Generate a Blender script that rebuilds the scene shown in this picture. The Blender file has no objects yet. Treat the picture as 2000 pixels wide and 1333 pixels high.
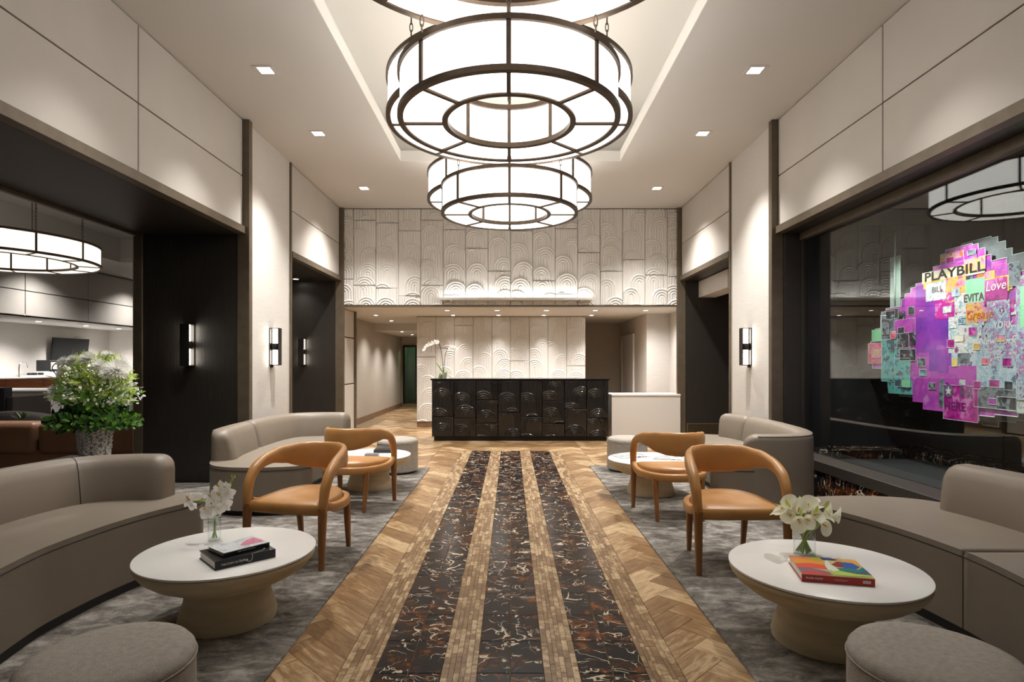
import bpy, bmesh, math, random
import numpy as np
from mathutils import Vector, Matrix
PI = math.pi
C = bpy.context.collection
SC = bpy.context.scene
R = random.Random(7)

# ------------------------------------------------------------------ camera
cam_d = bpy.data.cameras.new('camera')
cam = bpy.data.objects.new('camera', cam_d)
C.objects.link(cam)
cam.location = (0, 0, 1.35)
cam.rotation_euler = (PI / 2, 0, 0)
cam_d.sensor_width = 36.0
cam_d.lens = 36.0 * 1150 / 2000
cam_d.shift_x = 3 / 2000
cam_d.shift_y = 44.5 / 2000
cam_d.clip_start = 0.05
SC.camera = cam
# ------------------------------------------------------------------ world, exposure
w = bpy.data.worlds.new('world'); SC.world = w; w.use_nodes = True
w.node_tree.nodes['Background'].inputs[0].default_value = (1.0, 0.93, 0.84, 1)
w.node_tree.nodes['Background'].inputs[1].default_value = 0.02
SC.view_settings.view_transform = 'Standard'
SC.view_settings.look = 'None'
SC.view_settings.gamma = 1.0
SC.view_settings.use_curve_mapping = False
SC.view_settings.exposure = 1.0
SC.cycles.max_bounces = 10
SC.cycles.diffuse_bounces = 5
SC.cycles.glossy_bounces = 4
SC.cycles.transparent_max_bounces = 12
SC.cycles.transmission_bounces = 6
SC.cycles.sample_clamp_indirect = 6.0
SC.cycles.caustics_reflective = False
SC.cycles.caustics_refractive = False
# light levels of the lamps built further down (radiance of the glowing panes, watts of the spots)
PANE_GLOW = 1.5
P_CEIL = 225.0
P_FAR = 80.0
P_BAR = 270.0
P_ALCOVE = 16.0
P_ART = 70.0
LED_GLOW = 12.0
SCONCE_GLOW = 9.0
P_DRUM = 2.5

# ------------------------------------------------------------------ materials
def nodes_of(name):
    m = bpy.data.materials.new(name); m.use_nodes = True
    nt = m.node_tree; b = nt.nodes['Principled BSDF']
    return m, nt, b

def N(nt, typ, **kw):
    n = nt.nodes.new(typ)
    for k, v in kw.items():
        if k.startswith('i_'):
            key = k[2:]
            n.inputs[int(key) if key.isdigit() else key].default_value = v
        else:
            setattr(n, k, v)
    return n

def ramp(nt, stops, interp='LINEAR'):
    n = nt.nodes.new('ShaderNodeValToRGB'); cr = n.color_ramp; cr.interpolation = interp
    c4 = lambda c: (c[0], c[1], c[2], 1)
    cr.elements[0].position = stops[0][0]; cr.elements[0].color = c4(stops[0][1])
    cr.elements[1].position = stops[-1][0]; cr.elements[1].color = c4(stops[-1][1])
    for p, c in stops[1:-1]:
        e = cr.elements.new(p); e.color = c4(c)
    return n

def coords(nt, scale=(1, 1, 1), jitter=0.0):
    """object coordinates, shifted by the object's own random number so that copies differ"""
    tc = N(nt, 'ShaderNodeTexCoord')
    mp = N(nt, 'ShaderNodeMapping'); mp.inputs['Scale'].default_value = scale
    if jitter:
        oi = N(nt, 'ShaderNodeObjectInfo'); ge = N(nt, 'ShaderNodeNewGeometry')
        ad = N(nt, 'ShaderNodeMath', operation='ADD'); mu = N(nt, 'ShaderNodeMath', operation='MULTIPLY')
        nt.links.new(oi.outputs['Random'], ad.inputs[0]); nt.links.new(ge.outputs['Random Per Island'], ad.inputs[1])
        nt.links.new(ad.outputs[0], mu.inputs[0]); mu.inputs[1].default_value = jitter
        va = N(nt, 'ShaderNodeVectorMath', operation='ADD')
        nt.links.new(tc.outputs['Object'], va.inputs[0]); nt.links.new(mu.outputs[0], va.inputs[1])
        nt.links.new(va.outputs[0], mp.inputs['Vector'])
        return mp.outputs[0], ad.outputs[0]
    nt.links.new(tc.outputs['Object'], mp.inputs['Vector'])
    return mp.outputs[0]

def pmat(name, col, rough=0.5, metal=0.0, var=0.0, vscale=6.0, bump=0.0, bscale=60.0, stretch=(1, 1, 1), coat=0.0, spec=0.5, detail=4.0):
    m, nt, b = nodes_of(name)
    b.inputs['Base Color'].default_value = (*col, 1); b.inputs['Roughness'].default_value = rough
    b.inputs['Metallic'].default_value = metal; b.inputs['Specular IOR Level'].default_value = spec
    b.inputs['Coat Weight'].default_value = coat
    co = coords(nt, stretch)
    if var:
        n = N(nt, 'ShaderNodeTexNoise', i_Scale=vscale, i_Detail=detail); nt.links.new(co, n.inputs['Vector'])
        r = ramp(nt, [(0.3, [c * (1 - var) for c in col]), (0.7, [min(1, c * (1 + var)) for c in col])])
        nt.links.new(n.outputs[0], r.inputs[0]); nt.links.new(r.outputs[0], b.inputs['Base Color'])
    if bump:
        n2 = N(nt, 'ShaderNodeTexNoise', i_Scale=bscale, i_Detail=5.0); nt.links.new(co, n2.inputs['Vector'])
        bu = N(nt, 'ShaderNodeBump', i_Strength=bump, i_Distance=0.01); nt.links.new(n2.outputs[0], bu.inputs['Height'])
        nt.links.new(bu.outputs[0], b.inputs['Normal'])
    return m

def emat(name, col, strength, falloff=False):
    m, nt, b = nodes_of(name)
    b.inputs['Base Color'].default_value = (*[min(1, c * 0.8) for c in col], 1); b.inputs['Roughness'].default_value = 0.6
    b.inputs['Emission Color'].default_value = (*col, 1); b.inputs['Emission Strength'].default_value = strength
    return m

def thin_glass(name, tint=(1, 1, 1), ior=1.5, rough=0.0):
    m, nt, b = nodes_of(name); nt.nodes.remove(b)
    t = N(nt, 'ShaderNodeBsdfTransparent'); t.inputs[0].default_value = (*tint, 1)
    g = N(nt, 'ShaderNodeBsdfGlossy'); g.inputs['Roughness'].default_value = rough
    f = N(nt, 'ShaderNodeFresnel')      # the same reflectance at both faces of the thin sheet
    ge = N(nt, 'ShaderNodeNewGeometry'); mr = N(nt, 'ShaderNodeMapRange'); mr.inputs[3].default_value = ior; mr.inputs[4].default_value = 1 / ior
    nt.links.new(ge.outputs['Backfacing'], mr.inputs[0]); nt.links.new(mr.outputs[0], f.inputs['IOR'])
    mx = N(nt, 'ShaderNodeMixShader')
    nt.links.new(f.outputs[0], mx.inputs[0]); nt.links.new(t.outputs[0], mx.inputs[1]); nt.links.new(g.outputs[0], mx.inputs[2])
    nt.links.new(mx.outputs[0], nt.nodes['Material Output'].inputs[0])
    return m

def travertine(name, stretch, lo, mid, hi, scale=7.0, rough=0.32):
    m, nt, b = nodes_of(name)
    co, rnd = coords(nt, stretch, 37.0)
    n = N(nt, 'ShaderNodeTexNoise', i_Scale=scale, i_Detail=7.0, i_Roughness=0.62, i_Distortion=0.5); nt.links.new(co, n.inputs['Vector'])
    fr = N(nt, 'ShaderNodeMath', operation='FRACT'); m7 = N(nt, 'ShaderNodeMath', operation='MULTIPLY'); m7.inputs[1].default_value = 7.31
    nt.links.new(rnd, m7.inputs[0]); nt.links.new(m7.outputs[0], fr.inputs[0])
    mr = N(nt, 'ShaderNodeMapRange'); nt.links.new(fr.outputs[0], mr.inputs[0]); mr.inputs[3].default_value = -0.17; mr.inputs[4].default_value = 0.17
    ad = N(nt, 'ShaderNodeMath', operation='ADD'); nt.links.new(n.outputs[0], ad.inputs[0]); nt.links.new(mr.outputs[0], ad.inputs[1])
    r = ramp(nt, [(0.22, lo), (0.5, mid), (0.66, hi), (0.85, [min(1, h * 1.35) for h in hi])])
    nt.links.new(ad.outputs[0], r.inputs[0]); nt.links.new(r.outputs[0], b.inputs['Base Color'])
    b.inputs['Roughness'].default_value = rough
    bu = N(nt, 'ShaderNodeBump', i_Strength=0.12, i_Distance=0.004); nt.links.new(n.outputs[0], bu.inputs['Height']); nt.links.new(bu.outputs[0], b.inputs['Normal'])
    return m

def black_marble(name):
    m, nt, b = nodes_of(name)
    co, rnd = coords(nt, (1, 1, 1), 53.0)
    # rust clouds
    n = N(nt, 'ShaderNodeTexNoise', i_Scale=9.0, i_Detail=5.0, i_Roughness=0.6); nt.links.new(co, n.inputs['Vector'])
    base = ramp(nt, [(0.0, (0.008, 0.008, 0.010)), (0.47, (0.011, 0.010, 0.012)), (0.58, (0.055, 0.020, 0.008)), (0.70, (0.24, 0.078, 0.018))])
    nt.links.new(n.outputs[0], base.inputs[0])
    # veins: thin level lines of warped noise
    wn = N(nt, 'ShaderNodeTexNoise', i_Scale=5.0, i_Detail=3.0); nt.links.new(co, wn.inputs['Vector'])
    sc = N(nt, 'ShaderNodeVectorMath', operation='SCALE'); sc.inputs['Scale'].default_value = 0.22; nt.links.new(wn.outputs['Color'], sc.inputs[0])
    va = N(nt, 'ShaderNodeVectorMath', operation='ADD'); nt.links.new(co, va.inputs[0]); nt.links.new(sc.outputs[0], va.inputs[1])
    def streak(scale, stretch, width, lo, hi, seed):
        mp = N(nt, 'ShaderNodeMapping'); mp.inputs['Scale'].default_value = stretch; mp.inputs['Rotation'].default_value = (0, 0, seed); mp.inputs['Location'].default_value = (seed * 3.1, seed, 0)
        nt.links.new(va.outputs[0], mp.inputs['Vector'])
        a = N(nt, 'ShaderNodeTexNoise', i_Scale=scale, i_Detail=2.0, i_Roughness=0.5, i_Distortion=1.2); nt.links.new(mp.outputs[0], a.inputs['Vector'])
        sb = N(nt, 'ShaderNodeMath', operation='SUBTRACT'); sb.inputs[1].default_value = 0.5; nt.links.new(a.outputs[0], sb.inputs[0])
        ab = N(nt, 'ShaderNodeMath', operation='ABSOLUTE'); nt.links.new(sb.outputs[0], ab.inputs[0])
        nm = N(nt, 'ShaderNodeTexNoise', i_Scale=7.0, i_Detail=3.0); nt.links.new(mp.outputs[0], nm.inputs['Vector'])
        th = ramp(nt, [(lo, (0, 0, 0)), (hi, (1, 1, 1))]); nt.links.new(nm.outputs[0], th.inputs[0])
        wd = N(nt, 'ShaderNodeMath', operation='MULTIPLY'); wd.inputs[1].default_value = width; nt.links.new(th.outputs[0], wd.inputs[0])
        l = N(nt, 'ShaderNodeMath', operation='LESS_THAN'); nt.links.new(ab.outputs[0], l.inputs[0]); nt.links.new(wd.outputs[0], l.inputs[1])
        return l
    l1 = streak(4.0, (1.0, 2.4, 1), 0.035, 0.52, 0.74, 0.6); l2 = streak(8.0, (1.0, 2.6, 1), 0.034, 0.60, 0.76, 2.1); l3 = streak(3.0, (1.6, 1.0, 1), 0.012, 0.42, 0.66, 3.4)
    lm = N(nt, 'ShaderNodeMath', operation='MAXIMUM'); nt.links.new(l1.outputs[0], lm.inputs[0]); nt.links.new(l2.outputs[0], lm.inputs[1])
    lt = N(nt, 'ShaderNodeMath', operation='MAXIMUM'); nt.links.new(lm.outputs[0], lt.inputs[0]); nt.links.new(l3.outputs[0], lt.inputs[1])
    mx = N(nt, 'ShaderNodeMix', data_type='RGBA'); nt.links.new(lt.outputs[0], mx.inputs[0]); nt.links.new(base.outputs[0], mx.inputs[6]); mx.inputs[7].default_value = (0.62, 0.53, 0.40, 1)
    nt.links.new(mx.outputs[2], b.inputs['Base Color'])
    b.inputs['Roughness'].default_value = 0.22; b.inputs['Specular IOR Level'].default_value = 0.2
    return m

def rug_mat(name):
    m, nt, b = nodes_of(name)
    co = coords(nt, (1.15, 1.9, 1))
    a = N(nt, 'ShaderNodeTexNoise', i_Scale=5.5, i_Detail=10.0, i_Roughness=0.74, i_Distortion=0.35); nt.links.new(co, a.inputs['Vector'])
    r = ramp(nt, [(0.35, (0.058, 0.051, 0.044)), (0.5, (0.205, 0.186, 0.163)), (0.64, (0.42, 0.39, 0.35))]); nt.links.new(a.outputs[0], r.inputs[0])
    nt.links.new(r.outputs[0], b.inputs['Base Color']); b.inputs['Roughness'].default_value = 0.95
    b.inputs['Sheen Weight'].default_value = 0.15; b.inputs['Specular IOR Level'].default_value = 0.1
    f = N(nt, 'ShaderNodeTexNoise', i_Scale=160.0, i_Detail=3.0); nt.links.new(co, f.inputs['Vector'])
    bu = N(nt, 'ShaderNodeBump', i_Strength=0.5, i_Distance=0.01); nt.links.new(f.outputs[0], bu.inputs['Height']); nt.links.new(bu.outputs[0], b.inputs['Normal'])
    return m

def wallpaper(name, col, rough=0.8, k=0.10):
    m, nt, b = nodes_of(name)
    co = coords(nt, (2.5, 2.5, 70))
    n = N(nt, 'ShaderNodeTexNoise', i_Scale=1.6, i_Detail=6.0, i_Roughness=0.7); nt.links.new(co, n.inputs['Vector'])
    r = ramp(nt, [(0.3, [c * (1 - k) for c in col]), (0.7, [c * (1 + k) for c in col])]); nt.links.new(n.outputs[0], r.inputs[0])
    nt.links.new(r.outputs[0], b.inputs['Base Color']); b.inputs['Roughness'].default_value = rough
    bu = N(nt, 'ShaderNodeBump', i_Strength=0.25, i_Distance=0.006); nt.links.new(n.outputs[0], bu.inputs['Height']); nt.links.new(bu.outputs[0], b.inputs['Normal'])
    return m

def palette_mat(name, cols, scale=9.0, sharp=True):
    """printed paper: blots of a few inks"""
    m, nt, b = nodes_of(name)
    co, rnd = coords(nt, (1, 1, 1), 19.0)
    n = N(nt, 'ShaderNodeTexNoise', i_Scale=scale, i_Detail=8.0, i_Roughness=0.72, i_Distortion=0.25); nt.links.new(co, n.inputs['Vector'])
    k = len(cols); lo, hi = 0.34, 0.66
    r = ramp(nt, [(lo + (hi - lo) * i / max(1, k - 1), c) for i, c in enumerate(cols)], 'CONSTANT' if sharp else 'LINEAR')
    nt.links.new(n.outputs[0], r.inputs[0]); nt.links.new(r.outputs[0], b.inputs['Base Color']); b.inputs['Roughness'].default_value = 0.35
    return m

def srgb(r, g, b):
    f = lambda c: ((c / 255 + 0.055) / 1.055) ** 2.4 if c > 10 else c / 255 / 12.92
    return (f(r), f(g), f(b))

M = {}
M['ceiling'] = pmat('white_paint', (0.60, 0.575, 0.545), 0.9)
M['lip'] = pmat('white_trim_paint', (0.64, 0.62, 0.58), 0.8)
M['panel'] = pmat('stitched_wall_leather', (0.50, 0.465, 0.425), 0.55, var=0.05, vscale=1.5, bump=0.06, bscale=220)
M['gap'] = pmat('dark_recess', (0.018, 0.014, 0.010), 0.8)
M['bronze'] = pmat('bronze_trim', (0.125, 0.098, 0.068), 0.42, metal=0.35, var=0.12, vscale=9)
M['paper'] = wallpaper('grey_grasscloth', (0.56, 0.53, 0.495), k=0.07)
M['beige'] = wallpaper('beige_grasscloth', (0.46, 0.41, 0.35), k=0.10)
M['darkwood'] = pmat('dark_stained_wood', (0.021, 0.0175, 0.0145), 0.42, var=0.25, vscale=3, stretch=(40, 40, 1.2), bump=0.25, bscale=4)
M['plaster'] = pmat('carved_white_plaster', (0.66, 0.64, 0.605), 0.55, var=0.03, vscale=3)
M['ebony'] = pmat('black_lacquer', (0.007, 0.0068, 0.0075), 0.15, spec=0.6)
M['white'] = pmat('white_solid_surface', (0.70, 0.68, 0.65), 0.4)
M['stone'] = pmat('white_table_stone', (0.86, 0.84, 0.81), 0.3, var=0.02, vscale=5)
M['tan'] = pmat('tan_plaster', (0.62, 0.53, 0.365), 0.65, var=0.12, vscale=4, stretch=(1, 1, 6), bump=0.1, bscale=60)
M['leather'] = pmat('taupe_leather', (0.200, 0.164, 0.127), 0.46, var=0.05, vscale=4, bump=0.10, bscale=180, spec=0.42)
M['seam'] = pmat('dark_seam', (0.035, 0.028, 0.022), 0.7)
M['black'] = pmat('black_plinth', (0.008, 0.007, 0.007), 0.6)
M['orange'] = pmat('tan_orange_leather', (0.46, 0.225, 0.072), 0.36, var=0.10, vscale=7, bump=0.08, bscale=150, spec=0.5)
M['walnut'] = pmat('brown_wrapped_leg', (0.27, 0.115, 0.036), 0.4, var=0.15, vscale=5, stretch=(6, 6, 1))
M['boucle'] = pmat('taupe_boucle', (0.40, 0.365, 0.32), 0.95, var=0.12, vscale=50, bump=0.5, bscale=240, spec=0.15, detail=8)
M['rug'] = rug_mat('distressed_grey_pile')
M['trav'] = travertine('travertine_plank', (1.2, 6.5, 1), (0.170, 0.088, 0.036), (0.325, 0.193, 0.089), (0.53, 0.38, 0.215), 6.5, 0.30)
M['mosaic'] = travertine('mosaic_stone', (1, 1, 1), (0.14, 0.073, 0.029), (0.285, 0.170, 0.080), (0.52, 0.38, 0.22), 22.0)
M['grout'] = pmat('grout', (0.20, 0.13, 0.07), 0.9)
M['marble'] = black_marble('black_gold_marble')
M['frame'] = pmat('aged_bronze_frame', (0.062, 0.038, 0.021), 0.45, metal=0.55, var=0.2, vscale=14)
M['pane'] = emat('glowing_linen', (1.0, 0.965, 0.91), PANE_GLOW)
M['barpane'] = emat('glowing_linen_bar', (1.0, 0.91, 0.78), 0.62)
M['lens'] = emat('downlight_lens', (1.0, 0.93, 0.83), 14.0)
M['led'] = emat('led_strip', (1.0, 0.98, 0.95), LED_GLOW)
M['tube'] = emat('sconce_tube', (1.0, 0.92, 0.80), SCONCE_GLOW)
M['iron'] = pmat('dark_iron', (0.022, 0.019, 0.017), 0.45, metal=0.5)
M['glass'] = thin_glass('window_glass', (0.86, 0.90, 0.89), 1.62)
M['clear'] = thin_glass('clear_glass', (0.97, 0.985, 0.98), 1.45)
M['acrylic'] = thin_glass('acrylic_sheet', (0.72, 0.78, 0.76), 1.35)
M['edge'] = pmat('frosted_acrylic_edge', (0.62, 0.72, 0.71), 0.5)
M['nichewall'] = pmat('charcoal_panel', (0.020, 0.020, 0.022), 0.5, var=0.2, vscale=1.2)
M['nichefloor'] = pmat('grey_bench_stone', (0.030, 0.030, 0.030), 0.5, var=0.1, vscale=5)
M['brown'] = pmat('chestnut_leather', (0.25, 0.125, 0.068), 0.42, var=0.1, vscale=4, bump=0.08, bscale=120)
M['darkfab'] = pmat('dark_brown_upholstery', (0.035, 0.026, 0.022), 0.8)
M['blackfab'] = pmat('black_upholstery', (0.008, 0.008, 0.009), 0.7)
M['cherry'] = pmat('reddish_wood', (0.50, 0.15, 0.04), 0.35, var=0.25, vscale=2, stretch=(1, 1.5, 12))
M['screen'] = pmat('dark_screen', (0.010, 0.011, 0.013), 0.22)
M['chrome'] = pmat('chrome', (0.6, 0.6, 0.6), 0.2, metal=1.0)
M['leaf'] = pmat('green_leaf', (0.085, 0.20, 0.022), 0.45, var=0.4, vscale=12)
M['leafdark'] = pmat('deep_green_leaf', (0.035, 0.105, 0.018), 0.45, var=0.3, vscale=12)
M['lime'] = pmat('lime_leaf', (0.42, 0.54, 0.10), 0.5, var=0.2, vscale=14)
def soften(m, k, col):
    nt = m.node_tree; b = nt.nodes['Principled BSDF']; out = nt.nodes['Material Output']
    tr = N(nt, 'ShaderNodeBsdfTranslucent'); tr.inputs[0].default_value = (*col, 1)
    mx = N(nt, 'ShaderNodeMixShader'); mx.inputs[0].default_value = k
    nt.links.new(b.outputs[0], mx.inputs[1]); nt.links.new(tr.outputs[0], mx.inputs[2]); nt.links.new(mx.outputs[0], out.inputs[0])
M['stem'] = pmat('green_stem', (0.32, 0.43, 0.13), 0.45, var=0.2, vscale=20)
M['petal'] = pmat('white_petal', (0.83, 0.82, 0.78), 0.6)
M['cream'] = pmat('cream_petal', (0.84, 0.83, 0.68), 0.55)
soften(M['petal'], .4, (.93, .92, .89)); soften(M['cream'], .45, (.94, .93, .80)); soften(M['lime'], .45, (.6, .72, .14)); soften(M['leaf'], .35, (.2, .42, .05))
M['spadix'] = pmat('yellow_spadix', (0.70, 0.42, 0.04), 0.6)
M['chips'] = pmat('pale_shell_chip', (0.76, 0.74, 0.73), 0.35, var=0.12, vscale=30)
M['paperedge'] = pmat('page_edges', (0.72, 0.69, 0.64), 0.8, stretch=(1, 1, 60), var=0.12, vscale=8)
M['bookblack'] = pmat('black_cover', (0.013, 0.014, 0.016), 0.3)
M['bookred'] = pmat('red_cover', (0.42, 0.012, 0.010), 0.35)
M['ink'] = pmat('white_print', (0.8, 0.8, 0.78), 0.6)
M['blackink'] = pmat('black_print', (0.02, 0.02, 0.02), 0.6)
M['doorgreen'] = thin_glass('door_glass', (0.55, 0.68, 0.58), 1.5)
M['grille'] = pmat('brass_mesh', (0.20, 0.155, 0.095), 0.45, metal=0.6)
M['base'] = pmat('brown_stone_base', (0.23, 0.145, 0.09), 0.45, var=0.15, vscale=8)

# ------------------------------------------------------------------ mesh helpers
def link(o, parent=None):
    C.objects.link(o)
    if parent is not None:
        o.parent = parent
    return o

def mesh_obj(name, verts, faces, mat, parent=None, smooth=False):
    me = bpy.data.meshes.new(name); me.from_pydata([tuple(v) for v in verts], [], [tuple(f) for f in faces])
    if smooth:
        me.polygons.foreach_set('use_smooth', [True] * len(me.polygons))
    me.materials.append(mat); me.update()
    return link(bpy.data.objects.new(name, me), parent)

def bm_obj(name, bm, mat, parent=None, smooth=False):
    me = bpy.data.meshes.new(name); bm.to_mesh(me); bm.free()
    if smooth:
        me.polygons.foreach_set('use_smooth', [True] * len(me.polygons))
    me.materials.append(mat)
    return link(bpy.data.objects.new(name, me), parent)

def bm_box(bm, c, s, bevel=0.0, rot=None, seg=1):
    r = bmesh.ops.create_cube(bm, size=1.0)
    vs = r['verts']
    bmesh.ops.scale(bm, vec=s, verts=vs)
    if bevel:
        es = list({e for v in vs for e in v.link_edges})
        rb = bmesh.ops.bevel(bm, geom=es, offset=bevel, segments=seg, affect='EDGES', profile=0.5)
        vs = list({v for f in rb['faces'] for v in f.verts} | {v for v in vs if v.is_valid})
    if rot is not None:
        bmesh.ops.rotate(bm, cent=(0, 0, 0), matrix=rot, verts=vs)
    bmesh.ops.translate(bm, vec=c, verts=vs)

def box(name, x0, x1, y0, y1, z0, z1, mat, parent=None, bevel=0.0, seg=1, smooth=False):
    bm = bmesh.new()
    bm_box(bm, ((x0 + x1) / 2, (y0 + y1) / 2, (z0 + z1) / 2), (abs(x1 - x0), abs(y1 - y0), abs(z1 - z0)), bevel, None, seg)
    return bm_obj(name, bm, mat, parent, smooth)

def boxes(name, lst, mat, parent=None, bevel=0.0):
    bm = bmesh.new()
    for (x0, x1, y0, y1, z0, z1) in lst:
        bm_box(bm, ((x0 + x1) / 2, (y0 + y1) / 2, (z0 + z1) / 2), (abs(x1 - x0), abs(y1 - y0), abs(z1 - z0)), bevel)
    return bm_obj(name, bm, mat, parent)

def lathe_data(prof, seg=48, a0=0.0, a1=2 * PI, close=True):
    vs, fs = [], []
    full = abs(a1 - a0 - 2 * PI) < 1e-6
    n = seg if full else seg + 1
    for i in range(n):
        a = a0 + (a1 - a0) * i / seg
        for (r, z) in prof:
            vs.append((r * math.cos(a), r * math.sin(a), z))
    k = len(prof)
    for i in range(seg):
        j = (i + 1) % n
        for q in range(k - 1):
            fs.append((i * k + q, j * k + q, j * k + q + 1, i * k + q + 1))
    return vs, fs

def lathe(name, prof, mat, parent=None, seg=48, smooth=True, loc=None):
    vs, fs = lathe_data(prof, seg)
    me_o = mesh_obj(name, vs, fs, mat, parent, False)
    bm = bmesh.new(); bm.from_mesh(me_o.data)
    bmesh.ops.remove_doubles(bm, verts=bm.verts, dist=1e-5)
    bmesh.ops.recalc_face_normals(bm, faces=bm.faces)
    bm.to_mesh(me_o.data); bm.free()
    if smooth:
        shade(me_o)
    if loc:
        me_o.location = loc
    return me_o

def shade(o, ang=40):
    me = o.data
    me.polygons.foreach_set('use_smooth', [True] * len(me.polygons))
    try:
        me.set_sharp_from_angle(angle=math.radians(ang))
    except Exception:
        pass
    return o

def frames(pts):
    pts = [Vector(p) for p in pts]; out = []
    up = Vector((0, 0, 1)); prev = None
    for i, p in enumerate(pts):
        t = (pts[min(i + 1, len(pts) - 1)] - pts[max(i - 1, 0)])
        t = t.normalized() if t.length > 1e-9 else Vector((0, 0, 1))
        if prev is None:
            n = t.cross(Vector((0, 0, 1)) if abs(t.z) < 0.9 else Vector((1, 0, 0))).normalized()
        else:
            n = (prev - t * prev.dot(t))
            n = n.normalized() if n.length > 1e-6 else t.orthogonal().normalized()
        prev = n
        out.append((p, t, n, t.cross(n)))
    return out

def tube_into(vs, fs, pts, rad, seg=8, cap=True):
    fr = frames(pts); b0 = len(vs)
    for i, (p, t, n, b) in enumerate(fr):
        r = rad[i] if isinstance(rad, (list, tuple)) else rad
        for k in range(seg):
            a = 2 * PI * k / seg
            vs.append(tuple(p + n * (r * math.cos(a)) + b * (r * math.sin(a))))
    for i in range(len(fr) - 1):
        for k in range(seg):
            k2 = (k + 1) % seg
            fs.append((b0 + i * seg + k, b0 + i * seg + k2, b0 + (i + 1) * seg + k2, b0 + (i + 1) * seg + k))
    if cap:
        fs.append(tuple(b0 + k for k in reversed(range(seg))))
        e = b0 + (len(fr) - 1) * seg
        fs.append(tuple(e + k for k in range(seg)))

def tube(name, pts, rad, mat, parent=None, seg=8):
    vs, fs = [], []
    tube_into(vs, fs, pts, rad, seg)
    return mesh_obj(name, vs, fs, mat, parent, True)

def spline(ctrl, n=8, closed=False):
    c = [Vector(p) for p in ctrl]; out = []
    m = len(c)
    for i in range(m if closed else m - 1):
        if closed:
            p0, p1, p2, p3 = c[(i - 1) % m], c[i], c[(i + 1) % m], c[(i + 2) % m]
        else:
            p0, p1, p2, p3 = c[max(i - 1, 0)], c[i], c[i + 1], c[min(i + 2, m - 1)]
        for k in range(n):
            t = k / n
            out.append(0.5 * ((2 * p1) + (p2 - p0) * t + (2 * p0 - 5 * p1 + 4 * p2 - p3) * t * t + (3 * p1 - p0 - 3 * p2 + p3) * t ** 3))
    if not closed:
        out.append(c[-1].copy())
    return out

def clip_poly(poly, a, b, c):
    """keep a*x+b*y<=c"""
    out = []
    for i in range(len(poly)):
        p, q = poly[i], poly[(i + 1) % len(poly)]
        dp, dq = a * p[0] + b * p[1] - c, a * q[0] + b * q[1] - c
        if dp <= 0:
            out.append(p)
        if (dp < 0 < dq) or (dq < 0 < dp):
            t = dp / (dp - dq)
            out.append((p[0] + (q[0] - p[0]) * t, p[1] + (q[1] - p[1]) * t))
    return out

def poly_area(p):
    return 0.5 * sum(p[i][0] * p[(i + 1) % len(p)][1] - p[(i + 1) % len(p)][0] * p[i][1] for i in range(len(p)))

def inset_poly(poly, d):
    """inset a convex ccw polygon by d"""
    out = list(poly)
    n = len(poly)
    res = list(poly)
    for i in range(n):
        p, q = poly[i], poly[(i + 1) % n]
        ex, ey = q[0] - p[0], q[1] - p[1]; L = math.hypot(ex, ey)
        if L < 1e-6:
            continue
        nx, ny = ey / L, -ex / L
        res = clip_poly(res, nx, ny, nx * p[0] + ny * p[1] - d)
        if len(res) < 3:
            return []
    return res

def prism(name, poly, z0, z1, mat, parent=None, bevel=0.0, seg=3, bottom=True):
    bm = bmesh.new()
    vb = [bm.verts.new((p[0], p[1], z0)) for p in poly]
    vt = [bm.verts.new((p[0], p[1], z1)) for p in poly]
    n = len(poly)
    top = bm.faces.new(vt)
    if bottom:
        bm.faces.new(list(reversed(vb)))
    for i in range(n):
        bm.faces.new((vb[i], vb[(i + 1) % n], vt[(i + 1) % n], vt[i]))
    if bevel:
        bmesh.ops.bevel(bm, geom=list(top.edges), offset=bevel, segments=seg, affect='EDGES', profile=0.5)
    o = bm_obj(name, bm, mat, parent)
    return shade(o, 50) if bevel else o

# ------------------------------------------------------------------ tagging
def tag(o, label=None, cat=None, group=None, kind=None):
    if label: o['label'] = label
    if cat: o['category'] = cat
    if group: o['group'] = group
    if kind: o['kind'] = kind
    return o

def thing(name, label, cat, loc=(0, 0, 0), rotz=0.0, group=None):
    o = bpy.data.objects.new(name, None); o.empty_display_size = 0.1
    C.objects.link(o); o.location = loc; o.rotation_euler = (0, 0, rotz)
    return tag(o, label, cat, group)

def struct(o, label, cat):
    return tag(o, label, cat, kind='structure')

KIDS = {}
def copy_tree(o, parent=None):
    c = o.copy(); C.objects.link(c); c.parent = parent
    for ch in list(o.children):
        copy_tree(ch, c)
    return c

def dup(root, loc, rotz, label, group=None):
    r = copy_tree(root); r.location = loc; r.rotation_euler = (0, 0, rotz); r['label'] = label
    if group: r['group'] = group
    return r

def lamp(name, kind, loc, power, col=(1, 0.97, 0.93), parent=None, **kw):
    d = bpy.data.lights.new(name, kind); d.energy = power; d.color = col
    for k, v in kw.items():
        setattr(d, k, v)
    o = bpy.data.objects.new(name, d); C.objects.link(o); o.location = loc
    if parent is not None: o.parent = parent
    return o

def inst(name, me, parent, loc=(0, 0, 0), rotz=0.0):
    o = bpy.data.objects.new(name, me); C.objects.link(o); o.parent = parent; o.location = loc; o.rotation_euler = (0, 0, rotz)
    return o

# ================================================================== STRUCTURE
H = 4.11           # lobby ceiling
W = 3.02           # half width of the lobby
YB = -2.2          # wall behind the viewer
YE = 10.46         # carved bulkhead over the desk
# ---------------------------------------------------------------- floor
fl = boxes('floor', [(-15.2, 5.2, YB - 0.2, 22.2, -0.2, -0.006)], M['grout'])
struct(fl, 'tan travertine lobby floor with black marble runner strips', 'floor')

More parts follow.
